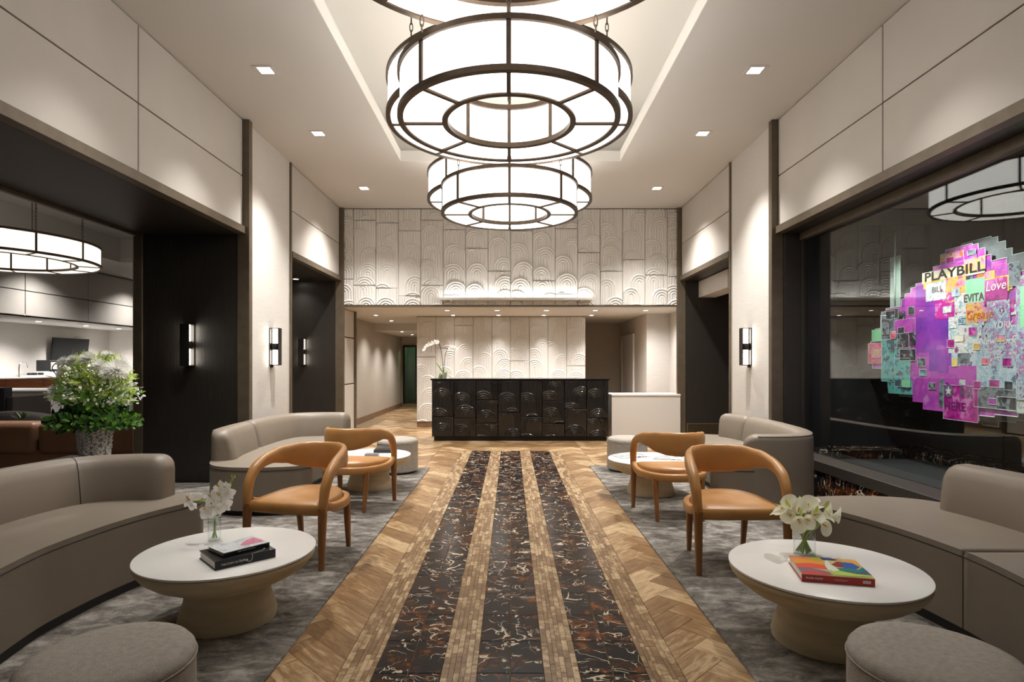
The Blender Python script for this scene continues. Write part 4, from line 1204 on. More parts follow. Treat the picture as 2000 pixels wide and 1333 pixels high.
# ================================================================== GLASS VASES AND FLOWERS
def glass_vase(label, loc, r, h):
    t = thing('glass_vase', label, 'vase', loc)
    lathe('wall', [(r, 0.004), (r, h - 0.001), (r - 0.0012, h), (r - 0.0025, h - 0.001), (r - 0.0025, 0.012)], M['clear'], t, 40)
    lathe('base', [(0.0005, 0), (r - 0.001, 0), (r, 0.004), (r - 0.003, 0.011), (0.0005, 0.0112)], M['clear'], t, 40)
    vs, fs = ring_data(r - 0.0028, r + 0.0006, h - 0.002, h + 0.001, 40)
    mesh_obj('rim', vs, fs, pmat('glass_rim', (0.75, 0.78, 0.76), 0.1), t, True)
    return t
def basis(d):
    z = Vector(d).normalized(); x = z.orthogonal().normalized(); return Matrix((x, z.cross(x), z)).transposed()
def petal_mesh(vs, fs, M3, org, L, Wd, curl, a, tilt, th=0.0016, seg=5, point=1.0):
    """a cupped petal leaving the origin at angle a round the axis, raised by tilt"""
    n0 = len(vs)
    for i in range(seg + 1):
        u = i / seg; wdt = Wd * math.sin(PI * min(0.97, 0.10 + 0.86 * u) ** point) ** 0.8
        for v in (-1, -0.4, 0.4, 1):
            x = L * u * math.cos(tilt); z = L * u * math.sin(tilt) + curl * u * u + 0.15 * abs(v) * wdt
            y = v * wdt
            p = Vector((x * math.cos(a) - y * math.sin(a), x * math.sin(a) + y * math.cos(a), z))
            vs.append(tuple(Vector(org) + M3 @ p))
    for i in range(seg):
        for k in range(3):
            b = n0 + i * 4 + k; fs.append((b, b + 1, b + 5, b + 4))
def orchid_blossom(parent, pos, facing, size, mat=None):
    M3 = basis(facing); vs, fs = [], []
    for a in (0.35, PI - 0.35): petal_mesh(vs, fs, M3, (0, 0, 0), size * .52, size * .26, 0.0, a, 0.18, point=.9)
    for a in (PI / 2, PI * 1.22, PI * 1.78): petal_mesh(vs, fs, M3, (0, 0, 0), size * .48, size * .15, -.02 * size, a, 0.08)
    o = mesh_obj('blossom', vs, fs, mat or M['petal'], parent, True); o.location = pos
    ls, lf = [], []
    petal_mesh(ls, lf, M3, (0, 0, 0.0), size * .2, size * .07, size * .1, PI * 1.5, .7)
    c = mesh_obj('lip', ls, lf, M['spadix'] if mat is None else M['petal'], o, True)
    return o
# orchid sprays on the near left table
vx, vy = -1.64, 3.262
glass_vase('slim clear glass cylinder holding white orchids on the near left table', (vx, vy, ZT_), 0.033, 0.137)
orq = thing('orchid_spray', 'white orchid blossoms on green stems in the slim glass', 'flowers', (vx, vy, ZT_ + 0.012))
s1 = spline([(0.012, 0.0, 0.002), (0.0, 0.0, 0.07), (0.012, 0.002, 0.15), (0.05, 0.004, 0.24), (0.085, 0.006, 0.31), (0.105, 0.0, 0.335)], 6)
s2 = spline([(-0.014, 0.004, 0.002), (0.004, 0.0, 0.07), (-0.005, 0.0, 0.15), (-0.045, -0.01, 0.205), (-0.095, -0.012, 0.212), (-0.125, -0.01, 0.20)], 6)
for s in (s1, s2, spline([(0.004, -0.012, 0.002), (0.002, 0.0, 0.07), (0.01, -0.005, 0.16)], 6)):
    tube('stem', s, 0.0035, M['stem'], orq, 6)
for (x, y, z, sz, fx, fz) in ((-0.025, -0.03, 0.165, .085, -.3, .1), (0.02, -0.035, 0.18, .085, .05, -.1), (0.062, -0.02, 0.19, .075, .5, 0), (0.0, -0.03, 0.235, .075, -.5, .3), (0.045, -0.03, 0.245, .075, .2, .2),
                              (0.085, -0.02, 0.25, .065, .6, .1), (0.035, -0.02, 0.29, .062, -.3, .4), (0.068, -0.02, 0.285, .055, .3, .3), (-0.125, -0.02, 0.215, .066, -.5, .5), (-0.105, -0.03, 0.19, .05, 0, -.4), (-0.14, -0.01, 0.225, .05, -.9, .4)):
    orchid_blossom(orq, (x, y, z), (fx, -1, fz), sz * 1.25)
for (x, y, z) in ((0.092, 0, .31), (0.1, 0.0, .325), (0.11, 0.004, .34), (0.098, -.005, .345), (-.055, -.02, .215), (-.035, -.02, .20)):
    vs, fs = lathe_data([(0.0005, -.009), (.004, -.005), (.005, 0), (.003, .007), (.0005, .010)], 8)
    mesh_obj('bud', vs, fs, M['lime'], orq, True).location = (x, y, z)
# callas on the near right table
vx, vy = 1.508, 3.02
glass_vase('wide clear glass cylinder holding white callas on the near right table', (vx, vy, ZT_), 0.052, 0.142)
cal = thing('calla_bouquet', 'bunch of white calla lilies in the wide glass', 'flowers', (vx, vy, ZT_ + 0.012))
rc_ = random.Random(3)
heads = []
def calla(pos, facing, size):
    M3 = basis(facing); vs, fs = [], []
    nr, na = 7, 16
    for i in range(nr):
        u = i / (nr - 1)
        for k in range(na):
            a = 2 * PI * k / na
            r = size * (0.07 + 0.40 * u ** 1.9) * (1 + 0.22 * u * math.cos(a))
            z = size * (0.85 * u + 0.20 * u * u * math.cos(a) - 0.10 * max(0, u - .75) * 4)
            vs.append(tuple(M3 @ Vector((r * math.cos(a), r * math.sin(a), z - size * .45))))
    for i in range(nr - 1):
        for k in range(na):
            fs.append((i * na + k, i * na + (k + 1) % na, (i + 1) * na + (k + 1) % na, (i + 1) * na + k))
    fs.append(tuple(range(na)))
    o = mesh_obj('blossom', vs, fs, M['cream'], cal, True); o.location = pos
    d = M3 @ Vector((0, 0, 1))
    tube('spadix', [d * (-.30 * size), d * (.08 * size), d * (.3 * size)], [.03 * size, .055 * size, .02 * size], M['spadix'], o, 6)
    return Vector(pos) - d * (size * .42)
spec = [(-.085, -.02, .185, -.5, -.9, .25), (-.06, -.07, .165, -.3, -1, -.1), (-.02, -.075, .175, 0, -1, .1), (.06, -.075, .15, .15, -1, -.15), (.03, -.05, .195, .2, -.9, .4), (-.045, -.03, .215, -.2, -.7, .7), (.005, -.02, .225, 0, -.5, .9),
        (.09, -.03, .185, .6, -.7, .4), (.115, .0, .19, .9, -.3, .4), (.065, .03, .205, .5, .3, .8), (-.03, .04, .215, -.2, .5, .9), (-.1, .03, .19, -.8, .3, .5), (-.105, -.005, .205, -.8, -.3, .6), (.035, .01, .23, .2, 0, 1), (.14, -.02, .175, 1, -.4, .2), (-.075, .0, .225, -.4, -.2, .9)]
for i, (x, y, z, fx, fy, fz) in enumerate(spec):
    b = calla((x, y, z + .01), (fx, fy, fz), rc_.uniform(.078, .096))
    a = rc_.uniform(0, 2 * PI); rr_ = rc_.uniform(.012, .042)
    tube('stem', spline([(rr_ * math.cos(a), rr_ * math.sin(a), .003), (-.15 * rr_ * math.cos(a) + b.x * .12, -.15 * rr_ * math.sin(a) + b.y * .12, .075), (b.x * .55, b.y * .55, .125), b], 5), .0042, M['stem'], cal, 6)
for i in range(9):
    a = i * 2 * PI / 9; vs, fs = [], []
    petal_mesh(vs, fs, basis((math.cos(a) * .6, math.sin(a) * .6, 1)), (0, 0, 0), .04, .008, 0.0, 0.3, 1.2)
    mesh_obj('leaf', vs, fs, M['lime'], cal, True).location = (.10 * math.cos(a), .075 * math.sin(a), .20 + .02 * (i % 3))
# potted orchid on the reception desk
t = thing('potted_orchid', 'tall white orchid in a small white pot on the reception desk', 'plant', (-1.19, 10.42, 1.091))
lathe('pot', [(0.0005, 0), (.058, 0), (.066, .05), (.075, .10), (.070, .10), (.062, .06), (.0005, .058)], M['white'], t, 28)
for (a, L, tl) in ((0.15, .26, .35), (PI - .25, .24, .95), (PI * 1.1, .15, -.2), (-.5, .15, -.15), (2.3, .20, 1.0), (5.0, .18, .4)):
    vs, fs = [], []; petal_mesh(vs, fs, basis((0, 0, 1)), (0, 0, .09), L, .032, -.06 if tl < .5 else 0, a, tl, seg=7)
    mesh_obj('leaf', vs, fs, M['leaf'], t, True)
sp = spline([(0, 0, .08), (-.01, 0, .25), (-.03, 0, .45), (-.07, -.02, .60), (-.16, -.03, .655), (-.27, -.04, .60), (-.33, -.04, .53)], 6)
tube('stem', sp, .0055, M['iron'], t, 6)
tube('stem', spline([(.01, 0, .08), (.02, 0, .3), (.06, 0, .5), (.14, -.01, .56), (.22, -.02, .54)], 6), .005, M['iron'], t, 6)
for (x, z, s) in ((-.33, .52, .085), (-.30, .57, .075), (-.25, .605, .09), (-.20, .62, .095), (-.15, .645, .09), (-.10, .64, .085), (.12, .545, .08), (.18, .55, .085), (.225, .53, .07)):
    orchid_blossom(t, (x, -.05, z), (R.uniform(-.4, .4), -1, R.uniform(-.2, .3)), s)

# ================================================================== BIG VASE AND BOUQUET BY THE PORTAL
bx_, by_, bz_ = -3.53, 5.0, 0.53
t = thing('console_table', 'dark console table under the big shell vase', 'table', (bx_, by_, RZ))
box('tabletop', -.36, .42, -.2, .2, bz_ - .03, bz_, M['gap'], t, .004)
for sx in (-.33, .39):
    for sy in (-.17, .17):
        box('leg', sx - .02, sx + .02, sy - .02, sy + .02, 0, bz_ - .031, M['gap'], t)
va = thing('shell_vase', 'tapered vase clad in pale shell chips behind the near left sofa', 'vase', (bx_, by_, bz_ + RZ + .001))
VH = .36
lathe('body', [(.0005, 0), (.098, 0), (.104, .02), (.132, VH), (.122, VH), (.09, .03), (.0005, .028)], pmat('grey_vase_core', (.33, .30, .28), .7), va, 32)
vs, fs = [], []
rv = random.Random(4)
zz = .012
while zz < VH - .006:
    rz_ = .101 + (.132 - .101) * zz / VH
    k = 22
    for i in range(k):
        a = 2 * PI * (i + rv.random() * .7) / k; wch, hch, dep = rv.uniform(.018, .036), rv.uniform(.006, .013), rv.uniform(.006, .016)
        o = Vector((math.cos(a), math.sin(a), 0)); s = Vector((-math.sin(a), math.cos(a), 0)); up = Vector((0, 0, 1))
        c = o * (rz_ + dep / 2) + up * zz; n0 = len(vs); tw = rv.uniform(-.25, .25)
        s2_ = s * math.cos(tw) + up * math.sin(tw); u2 = up * math.cos(tw) - s * math.sin(tw)
        for e0 in (-1, 1):
            for e1 in (-1, 1):
                for e2 in (-1, 1):
                    q = c + s2_ * (e0 * wch / 2) + u2 * (e1 * hch / 2) + o * (e2 * dep / 2 * (1 if e2 < 0 else rv.uniform(.5, 1.1)))
                    vs.append(tuple(q))
        fs += [tuple(n0 + q for q in f) for f in ((0, 1, 3, 2), (4, 6, 7, 5), (0, 4, 5, 1), (2, 3, 7, 6), (0, 2, 6, 4), (1, 5, 7, 3))]
    zz += .0125
tag(mesh_obj('shell_chips', vs, fs, M['chips'], va), kind='stuff')
bq = thing('flower_bouquet', 'large bouquet of white chrysanthemums and greenery in the shell vase', 'flowers', (bx_, by_, bz_ + VH - .05))
rb = random.Random(11)
def leaf_into(vs, fs, org, d, L, Wd):
    petal_mesh(vs, fs, basis(d), org, L, Wd, -.15 * L, rb.uniform(0, 2 * PI), .9, seg=3)
def foliage(name, mat, n, rx, z0, z1, L, Wd, zbias=1.0, lo=.35):
    vs, fs = [], []
    for i in range(n):
        a = rb.uniform(0, 2 * PI); u = rb.random() ** zbias; z = z0 + (z1 - z0) * u
        r = rx * math.sqrt(rb.uniform(lo, 1)) * (0.75 + .5 * math.sin(PI * min(1, u + .2)))
        p = (r * math.cos(a), r * .85 * math.sin(a), z)
        leaf_into(vs, fs, p, (math.cos(a) * .8, math.sin(a) * .8, rb.uniform(.1, 1.2)), L * rb.uniform(.6, 1.3), Wd * rb.uniform(.7, 1.2))
    return tag(mesh_obj(name, vs, fs, mat, bq, True), kind='stuff')
foliage('skirt_foliage', M['leaf'], 760, .29, -.04, .14, .050, .016, 1.0, .05)
foliage('dark_foliage', M['leafdark'], 330, .27, -.05, .16, .085, .022, 1.0, .02)
foliage('lime_foliage', M['lime'], 420, .24, .16, .56, .11, .0095, .8, .02)
foliage('small_white_florets', M['petal'], 620, .29, .15, .48, .030, .011, 1.0, .25)
foliage('green_foliage', M['leaf'], 130, .24, .16, .40, .12, .017, 1.0, .1)
# stems
vs, fs = [], []
for i in range(40):
    a = rb.uniform(0, 2 * PI); r = rb.uniform(.08, .26)
    tube_into(vs, fs, spline([(.03 * math.cos(a), .03 * math.sin(a), -.04), (r * .5 * math.cos(a), r * .5 * math.sin(a), .2), (r * math.cos(a), r * math.sin(a), rb.uniform(.33, .5))], 4), .003, 4, False)
tag(mesh_obj('stems', vs, fs, M['stem'], bq, True), kind='stuff')
mums = [(-.17, -.12, .515, .068), (-.07, -.15, .535, .06), (.045, -.14, .55, .07), (.13, -.13, .49, .068), (.26, -.10, .46, .10), (-.12, .04, .55, .06), (.06, .06, .57, .07), (.19, .04, .52, .065), (-.24, -.04, .45, .055), (-.16, -.17, .42, .045), (.20, -.16, .42, .05)]
for (x, y, z, rr_) in mums:
    vs, fs = [], []
    for ringi, (n_, tl, Lf) in enumerate(((22, -.25, 1.0), (22, .1, 1.0), (18, .45, .92), (14, .8, .8), (9, 1.15, .62))):
        for k in range(n_):
            petal_mesh(vs, fs, basis((x * 1.5, y * 1.5 - .12, .35)), (0, 0, 0), rr_ * Lf, rr_ * .10, rr_ * .15, 2 * PI * (k + .5 * (ringi % 2)) / n_ + rb.uniform(-.06, .06), tl, seg=3)
    mesh_obj('chrysanthemum', vs, fs, M['petal'], bq, True).location = (x, y, z)
for (pts, rad) in (([(-.02, -.1, .2), (-.22, -.14, .42), (-.24, -.14, .5), (-.12, -.14, .535), (.02, -.14, .40)], .004), ([(.1, -.1, .3), (.16, -.1, .55), (.22, -.1, .58), (.25, -.1, .52)], .003), ([(.05, -.15, .25), (.14, -.18, .40), (.22, -.16, .42), (.21, -.15, .32)], .0025)):
    tube('curled_twig', spline(pts, 8), rad, M['leafdark'], bq, 5)
for (x0, z0, x1, z1) in ((.12, .2, .37, .43), (.12, .15, .36, .24), (.1, .25, .34, .36), (-.1, .2, -.34, .22), (-.1, .12, -.36, .06)):
    s = spline([(x0 * .4, -.06, z0 * .6), (x0, -.1, z0), (x1, -.1, z1)], 6); tube('sprig', s, .002, M['stem'], bq, 4)
    vs, fs = [], []
    for p in s[6:]:
        for q in range(3): leaf_into(vs, fs, (p.x + rb.uniform(-.015, .015), p.y, p.z + rb.uniform(-.012, .012)), (rb.uniform(-1, 1), -.5, rb.uniform(-1, 1)), .02, .008)
    mesh_obj('sprig_leaves', vs, fs, M['lime'], bq, True)

# ================================================================== BAR ROOM FURNITURE
t = thing('brown_sofa', 'long chestnut leather sofa seen from behind in the bar room', 'sofa', (-5.9, 7.45, 0))
box('sofa_frame', -2.4, 1.55, -.42, .42, .05, .33, M['brown'], t, .02, 2)
for (a, b) in ((-2.4, -1.15), (-1.14, .245), (.255, 1.55)):
    o = box('back_cushion', a + .004, b - .004, -.46, -.20, .26, .655, M['brown'], t, .075, 4, True); shade(o, 70)
for (a, b) in ((-2.35, -.45), (-.44, 1.5)):
    box('seat_cushion', a, b, -.19, .40, .33, .44, M['brown'], t, .03, 2)
boxes('sofa_foot', [(-2.3, -2.2, -.35, -.25, 0, .05), (1.4, 1.5, -.35, -.25, 0, .05), (-2.3, -2.2, .25, .35, 0, .05), (1.4, 1.5, .25, .35, 0, .05)], M['black'], t)
t = thing('tub_chair', 'dark brown round backed tub chair behind the chestnut sofa', 'armchair', (-7.15, 8.75, 0), .15)
vs, fs = [], []
prof = [(.0, .08), (.0, .60), (-.02, .66), (-.07, .68), (-.11, .64), (-.12, .40), (-.12, .08)]
m_ = 24
for i in range(m_ + 1):
    a = PI * 1.0 + PI * i / m_
    cxx, cyy = .54 * math.cos(a), .46 * math.sin(a)
    dv = Vector((math.cos(a), math.sin(a), 0)); hgt = .62 + .38 * math.sin(PI * i / m_)
    for (o_, z) in prof: vs.append(tuple(Vector((cxx, cyy, z if z < .3 else .3 + (z - .3) * hgt)) + dv * o_))
for i in range(m_):
    for q in range(len(prof)): fs.append((i * 7 + q, i * 7 + (q + 1) % 7, (i + 1) * 7 + (q + 1) % 7, (i + 1) * 7 + q))
fs.append(tuple(range(7))); fs.append(tuple(m_ * 7 + q for q in range(7))[::-1])
mesh_obj('backrest', vs, fs, M['darkfab'], t, True)
prism('seat', [(.42 * math.cos(2 * PI * k / 28), .36 * math.sin(2 * PI * k / 28)) for k in range(28)], .08, .42, M['darkfab'], t, .04)
lathe('base', [(.0005, 0), (.3, 0), (.3, .08), (.0005, .08)], M['black'], t, 28, False)
t = thing('side_table', 'small dark side table carrying a bud vase behind the sofa', 'table', (-6.70, 8.08, 0))
lathe('tabletop', [(.0005, .46), (.16, .46), (.16, .48), (.0005, .48)], M['gap'], t, 28, False); lathe('stem', [(.0005, .02), (.02, .02), (.02, .459), (.0005, .459)], M['iron'], t, 12, False); lathe('base', [(.0005, 0), (.12, 0), (.12, .019), (.0005, .019)], M['iron'], t, 24, False)
t = thing('bud_vase', 'tiny clear bud vase with a green sprig on the side table', 'vase', (-6.70, 8.06, .481))
lathe('glass', [(.03, .002), (.036, .04), (.022, .09), (.024, .11), (.022, .11), (.02, .09), (.033, .04), (.027, .004)], M['clear'], t, 20)
vs, fs = [], []
for k in range(14): petal_mesh(vs, fs, basis((math.cos(k) * .6, math.sin(k * 1.7) * .4, 1)), (0, 0, .10), .13, .014, 0, k * .9, 1.1, seg=3)
mesh_obj('sprig', vs, fs, M['leafdark'], t, True)
t = thing('lounge_chair', 'black square lounge chair near the white bar counter', 'armchair', (-9.02, 10.2, 0))
box('backrest', -.62, .62, -.42, -.26, .16, .955, M['blackfab'], t, .02, 2)
box('seat', -.60, .60, -.25, .42, .16, .44, M['blackfab'], t, .02, 2)
box('arm', .63, .74, -.40, .42, .14, .80, M['darkfab'], t, .015, 2); box('arm', -.74, -.63, -.40, .42, .14, .80, M['darkfab'], t, .015, 2)
for sx in (-.6, .6):
    for sy in (-.34, .34): box('leg', sx - .025, sx + .025, sy - .025, sy + .025, 0, .14, M['black'], t)
t = thing('bar_counter', 'white fronted bar counter behind the big bouquet', 'counter', (-9.6, 13.0, 0))
box('counter_front', -1.9, 1.2, -.35, .35, 0.0, .76, M['white'], t); box('counter_top', -1.95, 1.25, -.4, .4, .761, .80, M['stone'], t, .004)
t = thing('back_counter', 'long back counter with reddish wood fronts and a white top', 'counter', (-14.3, 17.0, 0))
box('counter_body', -.45, .40, -6.0, 4.4, 0, .60, M['gap'], t); box('counter_top', -.46, .45, -6.0, 4.4, .925, .96, M['stone'], t, .004)
for k in range(8): box('wood_front', .375, .42, -6.0 + 1.3 * k + .006, -6.0 + 1.3 * (k + 1) - .006, .60, .923, M['cherry'], t)
box('counter_core', -.44, .37, -5.99, 4.39, .601, .923, M['gap'], t)
t = thing('television', 'black wall television tilted down above the back counter', 'television', (-14.66, 19.6, 1.73), 0)
o = box('screen', -.03, .03, -.8, .8, -.47, .47, M['screen'], t, .006); o.rotation_euler = (0, math.radians(6), 0)
box('wall_bracket', -.138, -.032, -.2, .2, -.12, .12, M['iron'], t)
t = thing('bar_tap', 'thin chrome gooseneck tap on the back counter', 'tap', (-14.15, 16.95, .961))
tube('spout', spline([(0, 0, 0), (0, 0, .28), (0, .03, .38), (0, .14, .43), (0, .25, .38), (0, .29, .26)], 6), .013, M['chrome'], t, 8); lathe('base', [(.0005, 0), (.03, 0), (.03, .04), (.0005, .04)], M['chrome'], t, 16, False)
t = thing('bar_tray', 'white serving tray with small dark jars on the back counter', 'tray', (-14.2, 17.55, .961))
box('tray', -.18, .18, -.27, .42, 0, .05, M['white'], t, .01)
for k, y in enumerate((-.15, .02, .25)): box('jar', -.05, .05, y - .06, y + .06, .051, .12, M['iron'], t, .01)
t = thing('coffee_machine', 'black and white coffee machine beside the tap', 'coffee machine', (-14.3, 18.35, .961))
box('machine_body', -.2, .2, -.36, .36, .0, .16, M['white'], t, .01); box('machine_head', -.2, .21, -.36, .36, .161, .5, M['blackfab'], t, .012)
boxes('front_panel', [(.21, .215, -.3, -.05, .22, .44), (.21, .215, .03, .16, .26, .40), (.21, .215, .2, .32, .2, .34)], M['white'], t)

# ================================================================== COLLAGE IN THE WINDOW
AX = 3.98
KA = AX / 3.56
def ay(X): return AX * 1150 / (X - 997)
def az(X, Y): return 1.35 - (Y - 711) * ay(X) / 1150
art = thing('acrylic_collage', 'stepped colourful printed acrylic collage hanging behind the window glass', 'artwork', (AX, 5.14, 1.63))
O = Vector((AX, 5.14, 1.63))
def steps(pts):
    """corner list in (y, z) made from picture corners, snapped to true verticals and horizontals"""
    out = []
    for (X, Y) in pts: out.append((ay(X), az(X, Y)))
    res = []
    for i, (y, z) in enumerate(out):
        if i and res:
            res.append((y, res[-1][1]))
        res.append((y, z))
    return res
TOP = [(1693, 672), (1697, 668), (1706, 643), (1717, 616), (1727, 603), (1757, 585), (1764, 575), (1775, 563), (1785, 555), (1798, 535), (1819, 522), (1833, 498), (1843, 489), (1895, 479)]
BOT = [(1693, 711), (1701, 720), (1719, 742), (1731, 758), (1733, 768), (1779, 768), (1804, 784), (1822, 801), (1844, 812), (1880, 820), (1908, 812)]
left_top = [(ay(X), az(X, Y)) for X, Y in TOP]; left_bot = [(ay(X), az(X, Y)) for X, Y in BOT]
right_y = 3.3
# right side steps down again towards the hidden end
rt = [(4.50, 2.226), (4.435, 2.165), (4.38, 2.115), (4.24, 2.065), (4.156, 2.0), (4.0, 1.96), (3.85, 1.9), (3.65, 1.8), (3.45, 1.65), (3.3, 1.5)]
rbm = [(4.35, .975), (4.15, 1.0), (3.95, 1.08), (3.75, 1.15), (3.5, 1.25), (3.36, 1.35)]
def stair(seq, start_z=None):
    res = []
    for i, (y, z) in enumerate(seq):
        if i: res.append((y, seq[i - 1][1]))
        res.append((y, z))
    return res
deep = lambda q: [(y * KA, 1.35 + (z - 1.35) * KA) for y, z in q]
rt, rbm = deep(rt), deep(rbm)
top_line = stair(left_top + rt); bot_line = stair(left_bot + rbm)
outline = top_line + deep([(3.3, 1.4)]) + list(reversed(bot_line))
def sheet(name, out2d, x, mat, th, parent=art):
    n = len(out2d)
    vs = [(x - O.x, y - O.y, z - O.z) for y, z in out2d] + [(x + th - O.x, y - O.y, z - O.z) for y, z in out2d]
    bm = bmesh.new(); bv = [bm.verts.new(v) for v in vs]
    f1 = bm.faces.new(bv[:n]); f2 = bm.faces.new(bv[n:][::-1])
    for i in range(n): bm.faces.new((bv[i], bv[n + i], bv[n + (i + 1) % n], bv[(i + 1) % n]))
    bmesh.ops.recalc_face_normals(bm, faces=bm.faces)
    return bm_obj(name, bm, mat, parent)
def strip_sheet(name, top, bot, x, mat, th):
    """a stepped sheet cut as upright strips between two staircases (y falls along both)"""
    ys = sorted({round(p[0], 4) for p in top} | {round(p[0], 4) for p in bot})
    def level(line, y):
        for a, b in zip(line[:-1], line[1:]):
            if abs(a[0] - b[0]) > 1e-4 and min(a[0], b[0]) - 1e-6 <= y <= max(a[0], b[0]) + 1e-6: return a[1] + (b[1] - a[1]) * (y - a[0]) / (b[0] - a[0])
        return line[0][1] if abs(y - line[0][0]) < abs(y - line[-1][0]) else line[-1][1]
    bm = bmesh.new()
    for a, b in zip(ys[:-1], ys[1:]):
        if b - a < 2e-3: continue
        m = (a + b) / 2; z0, z1 = level(bot, m), level(top, m)
        if z1 - z0 > .01: bm_box(bm, (x + th / 2 - O.x, m - O.y, (z0 + z1) / 2 - O.z), (th, b - a, z1 - z0))
    return bm_obj(name, bm, mat, art)
def edge_line(out2d, x, r, parent):
    vs, fs = [], []
    n = len(out2d)
    for i in range(n):
        a, b = out2d[i], out2d[(i + 1) % n]
        if abs(a[0] - b[0]) + abs(a[1] - b[1]) < 1e-4: continue
        tube_into(vs, fs, [(x - O.x, a[0] - O.y, a[1] - O.z), (x - O.x, b[0] - O.y, b[1] - O.z)], r, 4, False)
    return mesh_obj('edge', vs, fs, M['edge'], parent)
def grow(out2d, k, dz, dy): return [(5.09 + (y - 5.09) * k + dy, 1.61 + (z - 1.61) * k + dz) for y, z in out2d]
back = grow(outline, 1.05, .0, -.10)
sh0 = strip_sheet('acrylic_sheet', grow(top_line, 1.05, .0, -.10), grow(bot_line, 1.05, .0, -.10), AX + .10, pmat('smoky_print', (.20, .225, .23), .3, var=.5, vscale=4), .006); edge_line(back, AX + .10, .0035, sh0)
sh1 = strip_sheet('printed_sheet', top_line, bot_line, AX + .02, palette_mat('violet_print', [srgb(120, 60, 160), srgb(180, 70, 170), srgb(205, 120, 195), srgb(150, 80, 170)], 3.0, False), .006); edge_line(outline, AX + .018, .0035, sh1)
P_ = {
 'magenta': palette_mat('magenta_print', [srgb(150, 20, 120), srgb(190, 40, 150), srgb(215, 130, 195), srgb(150, 30, 130)], 7),
 'violet': palette_mat('purple_print', [srgb(100, 50, 160), srgb(140, 60, 175), srgb(170, 70, 180)], 3, False),
 'pink': palette_mat('orchid_print', [srgb(180, 70, 180), srgb(200, 90, 190), srgb(170, 60, 175), srgb(210, 130, 205)], 5, False),
 'splat': palette_mat('white_splatter_print', [srgb(150, 60, 130), srgb(215, 215, 215), srgb(235, 232, 228), srgb(150, 190, 205), srgb(230, 225, 215), srgb(160, 90, 40)], 9),
 'yellow': palette_mat('yellow_print', [srgb(235, 140, 60), srgb(245, 205, 90), srgb(240, 225, 150), srgb(225, 170, 190)], 6),
 'warm': palette_mat('orange_pink_print', [srgb(230, 120, 50), srgb(215, 150, 200), srgb(240, 190, 90), srgb(190, 60, 160), srgb(225, 205, 225)], 8),
 'teal': palette_mat('teal_print', [srgb(70, 150, 160), srgb(110, 195, 190), srgb(90, 100, 120), srgb(150, 215, 200)], 5),
 'mint': palette_mat('mint_print', [srgb(140, 225, 160), srgb(160, 235, 185), srgb(135, 215, 160)], 3, False),
 'grey': palette_mat('grey_photo_print', [srgb(60, 70, 80), srgb(130, 140, 150), srgb(80, 85, 95), srgb(160, 120, 160)], 7),
 'dark': palette_mat('dark_photo_print', [srgb(25, 28, 35), srgb(60, 65, 75), srgb(150, 160, 165), srgb(35, 40, 48)], 8),
 'hot': palette_mat('hot_pink_print', [srgb(225, 40, 110), srgb(240, 120, 150), srgb(235, 190, 160), srgb(215, 50, 130)], 7),
 'blue': palette_mat('pale_blue_print', [srgb(90, 115, 140), srgb(165, 195, 215), srgb(200, 215, 225), srgb(130, 90, 140), srgb(175, 200, 220)], 8),
 'scribble': palette_mat('scribbled_print', [srgb(120, 50, 110), srgb(200, 210, 220), srgb(150, 180, 200), srgb(185, 90, 160), srgb(220, 225, 230), srgb(70, 80, 100)], 13),
}
CN = [0]
def card(X0, Y0, X1, Y1, key, lay=0, edge=True):
    """one printed rectangle: top left corner (X0, Y0); Y1 = bottom at the left side; X1 = right side"""
    y0, y1 = ay(X0), ay(X1); z1, z0 = az(X0, Y0), az(X0, Y1)
    CN[0] += 1; x = AX + .0135 - .00009 * CN[0]
    o = sheet('printed_card', [(y0, z0), (y1, z0), (y1, z1), (y0, z1)], x, P_[key], .003)
    if edge: edge_line([(y0, z0), (y1, z0), (y1, z1), (y0, z1)], x, .0018, o)
    return o
P_['cream'] = palette_mat('cream_print', [srgb(240, 225, 175), srgb(245, 235, 215), srgb(240, 205, 130), srgb(240, 230, 200)], 5)
# a ground layer of small overlapping prints, inks by zone, then the larger cards
ra = random.Random(8)
def zone(X, Y):
    d = (X - 1800) - (Y - 540) * .38
    if X < 1775: return ra.choice(('teal', 'grey', 'teal', 'pink', 'dark'))
    if Y < 560: return ra.choice(('warm', 'yellow', 'pink', 'splat', 'grey'))
    if d < 20: return ra.choice(('violet', 'violet', 'pink', 'pink', 'magenta'))
    if d < 60: return ra.choice(('magenta', 'splat', 'pink', 'splat'))
    return ra.choice(('splat', 'scribble', 'blue', 'scribble', 'magenta', 'grey', 'splat'))
def inside(y, z):
    zt = [t for t in top_line if t[0] >= y]; zb = [t for t in bot_line if t[0] >= y]
    return bool(zt) and bool(zb) and zb[-1][1] < z < zt[-1][1]
tries = 0; cnt = 0
while cnt < 95 and tries < 3000:
    tries += 1
    y = ra.uniform(3.6, 5.75) * KA; z = 1.35 + ra.uniform(-.42, .92) * KA; wy, hz = ra.uniform(.10, .26), ra.uniform(.06, .17)
    if not all(inside(yy, zz) for yy in (y, y - wy) for zz in (z, z - hz)): continue
    X = 997 + AX * 1150 / y; Y = 711 - (z - 1.35) * 1150 / y
    xx = AX + .017 - .00012 * (cnt % 30)
    o = sheet('printed_card', [(y, z - hz), (y - wy, z - hz), (y - wy, z), (y, z)], xx, P_[zone(X, Y)], .002); cnt += 1
    if ra.random() < .35: edge_line([(y, z - hz), (y - wy, z - hz), (y - wy, z), (y, z)], xx, .0015, o)
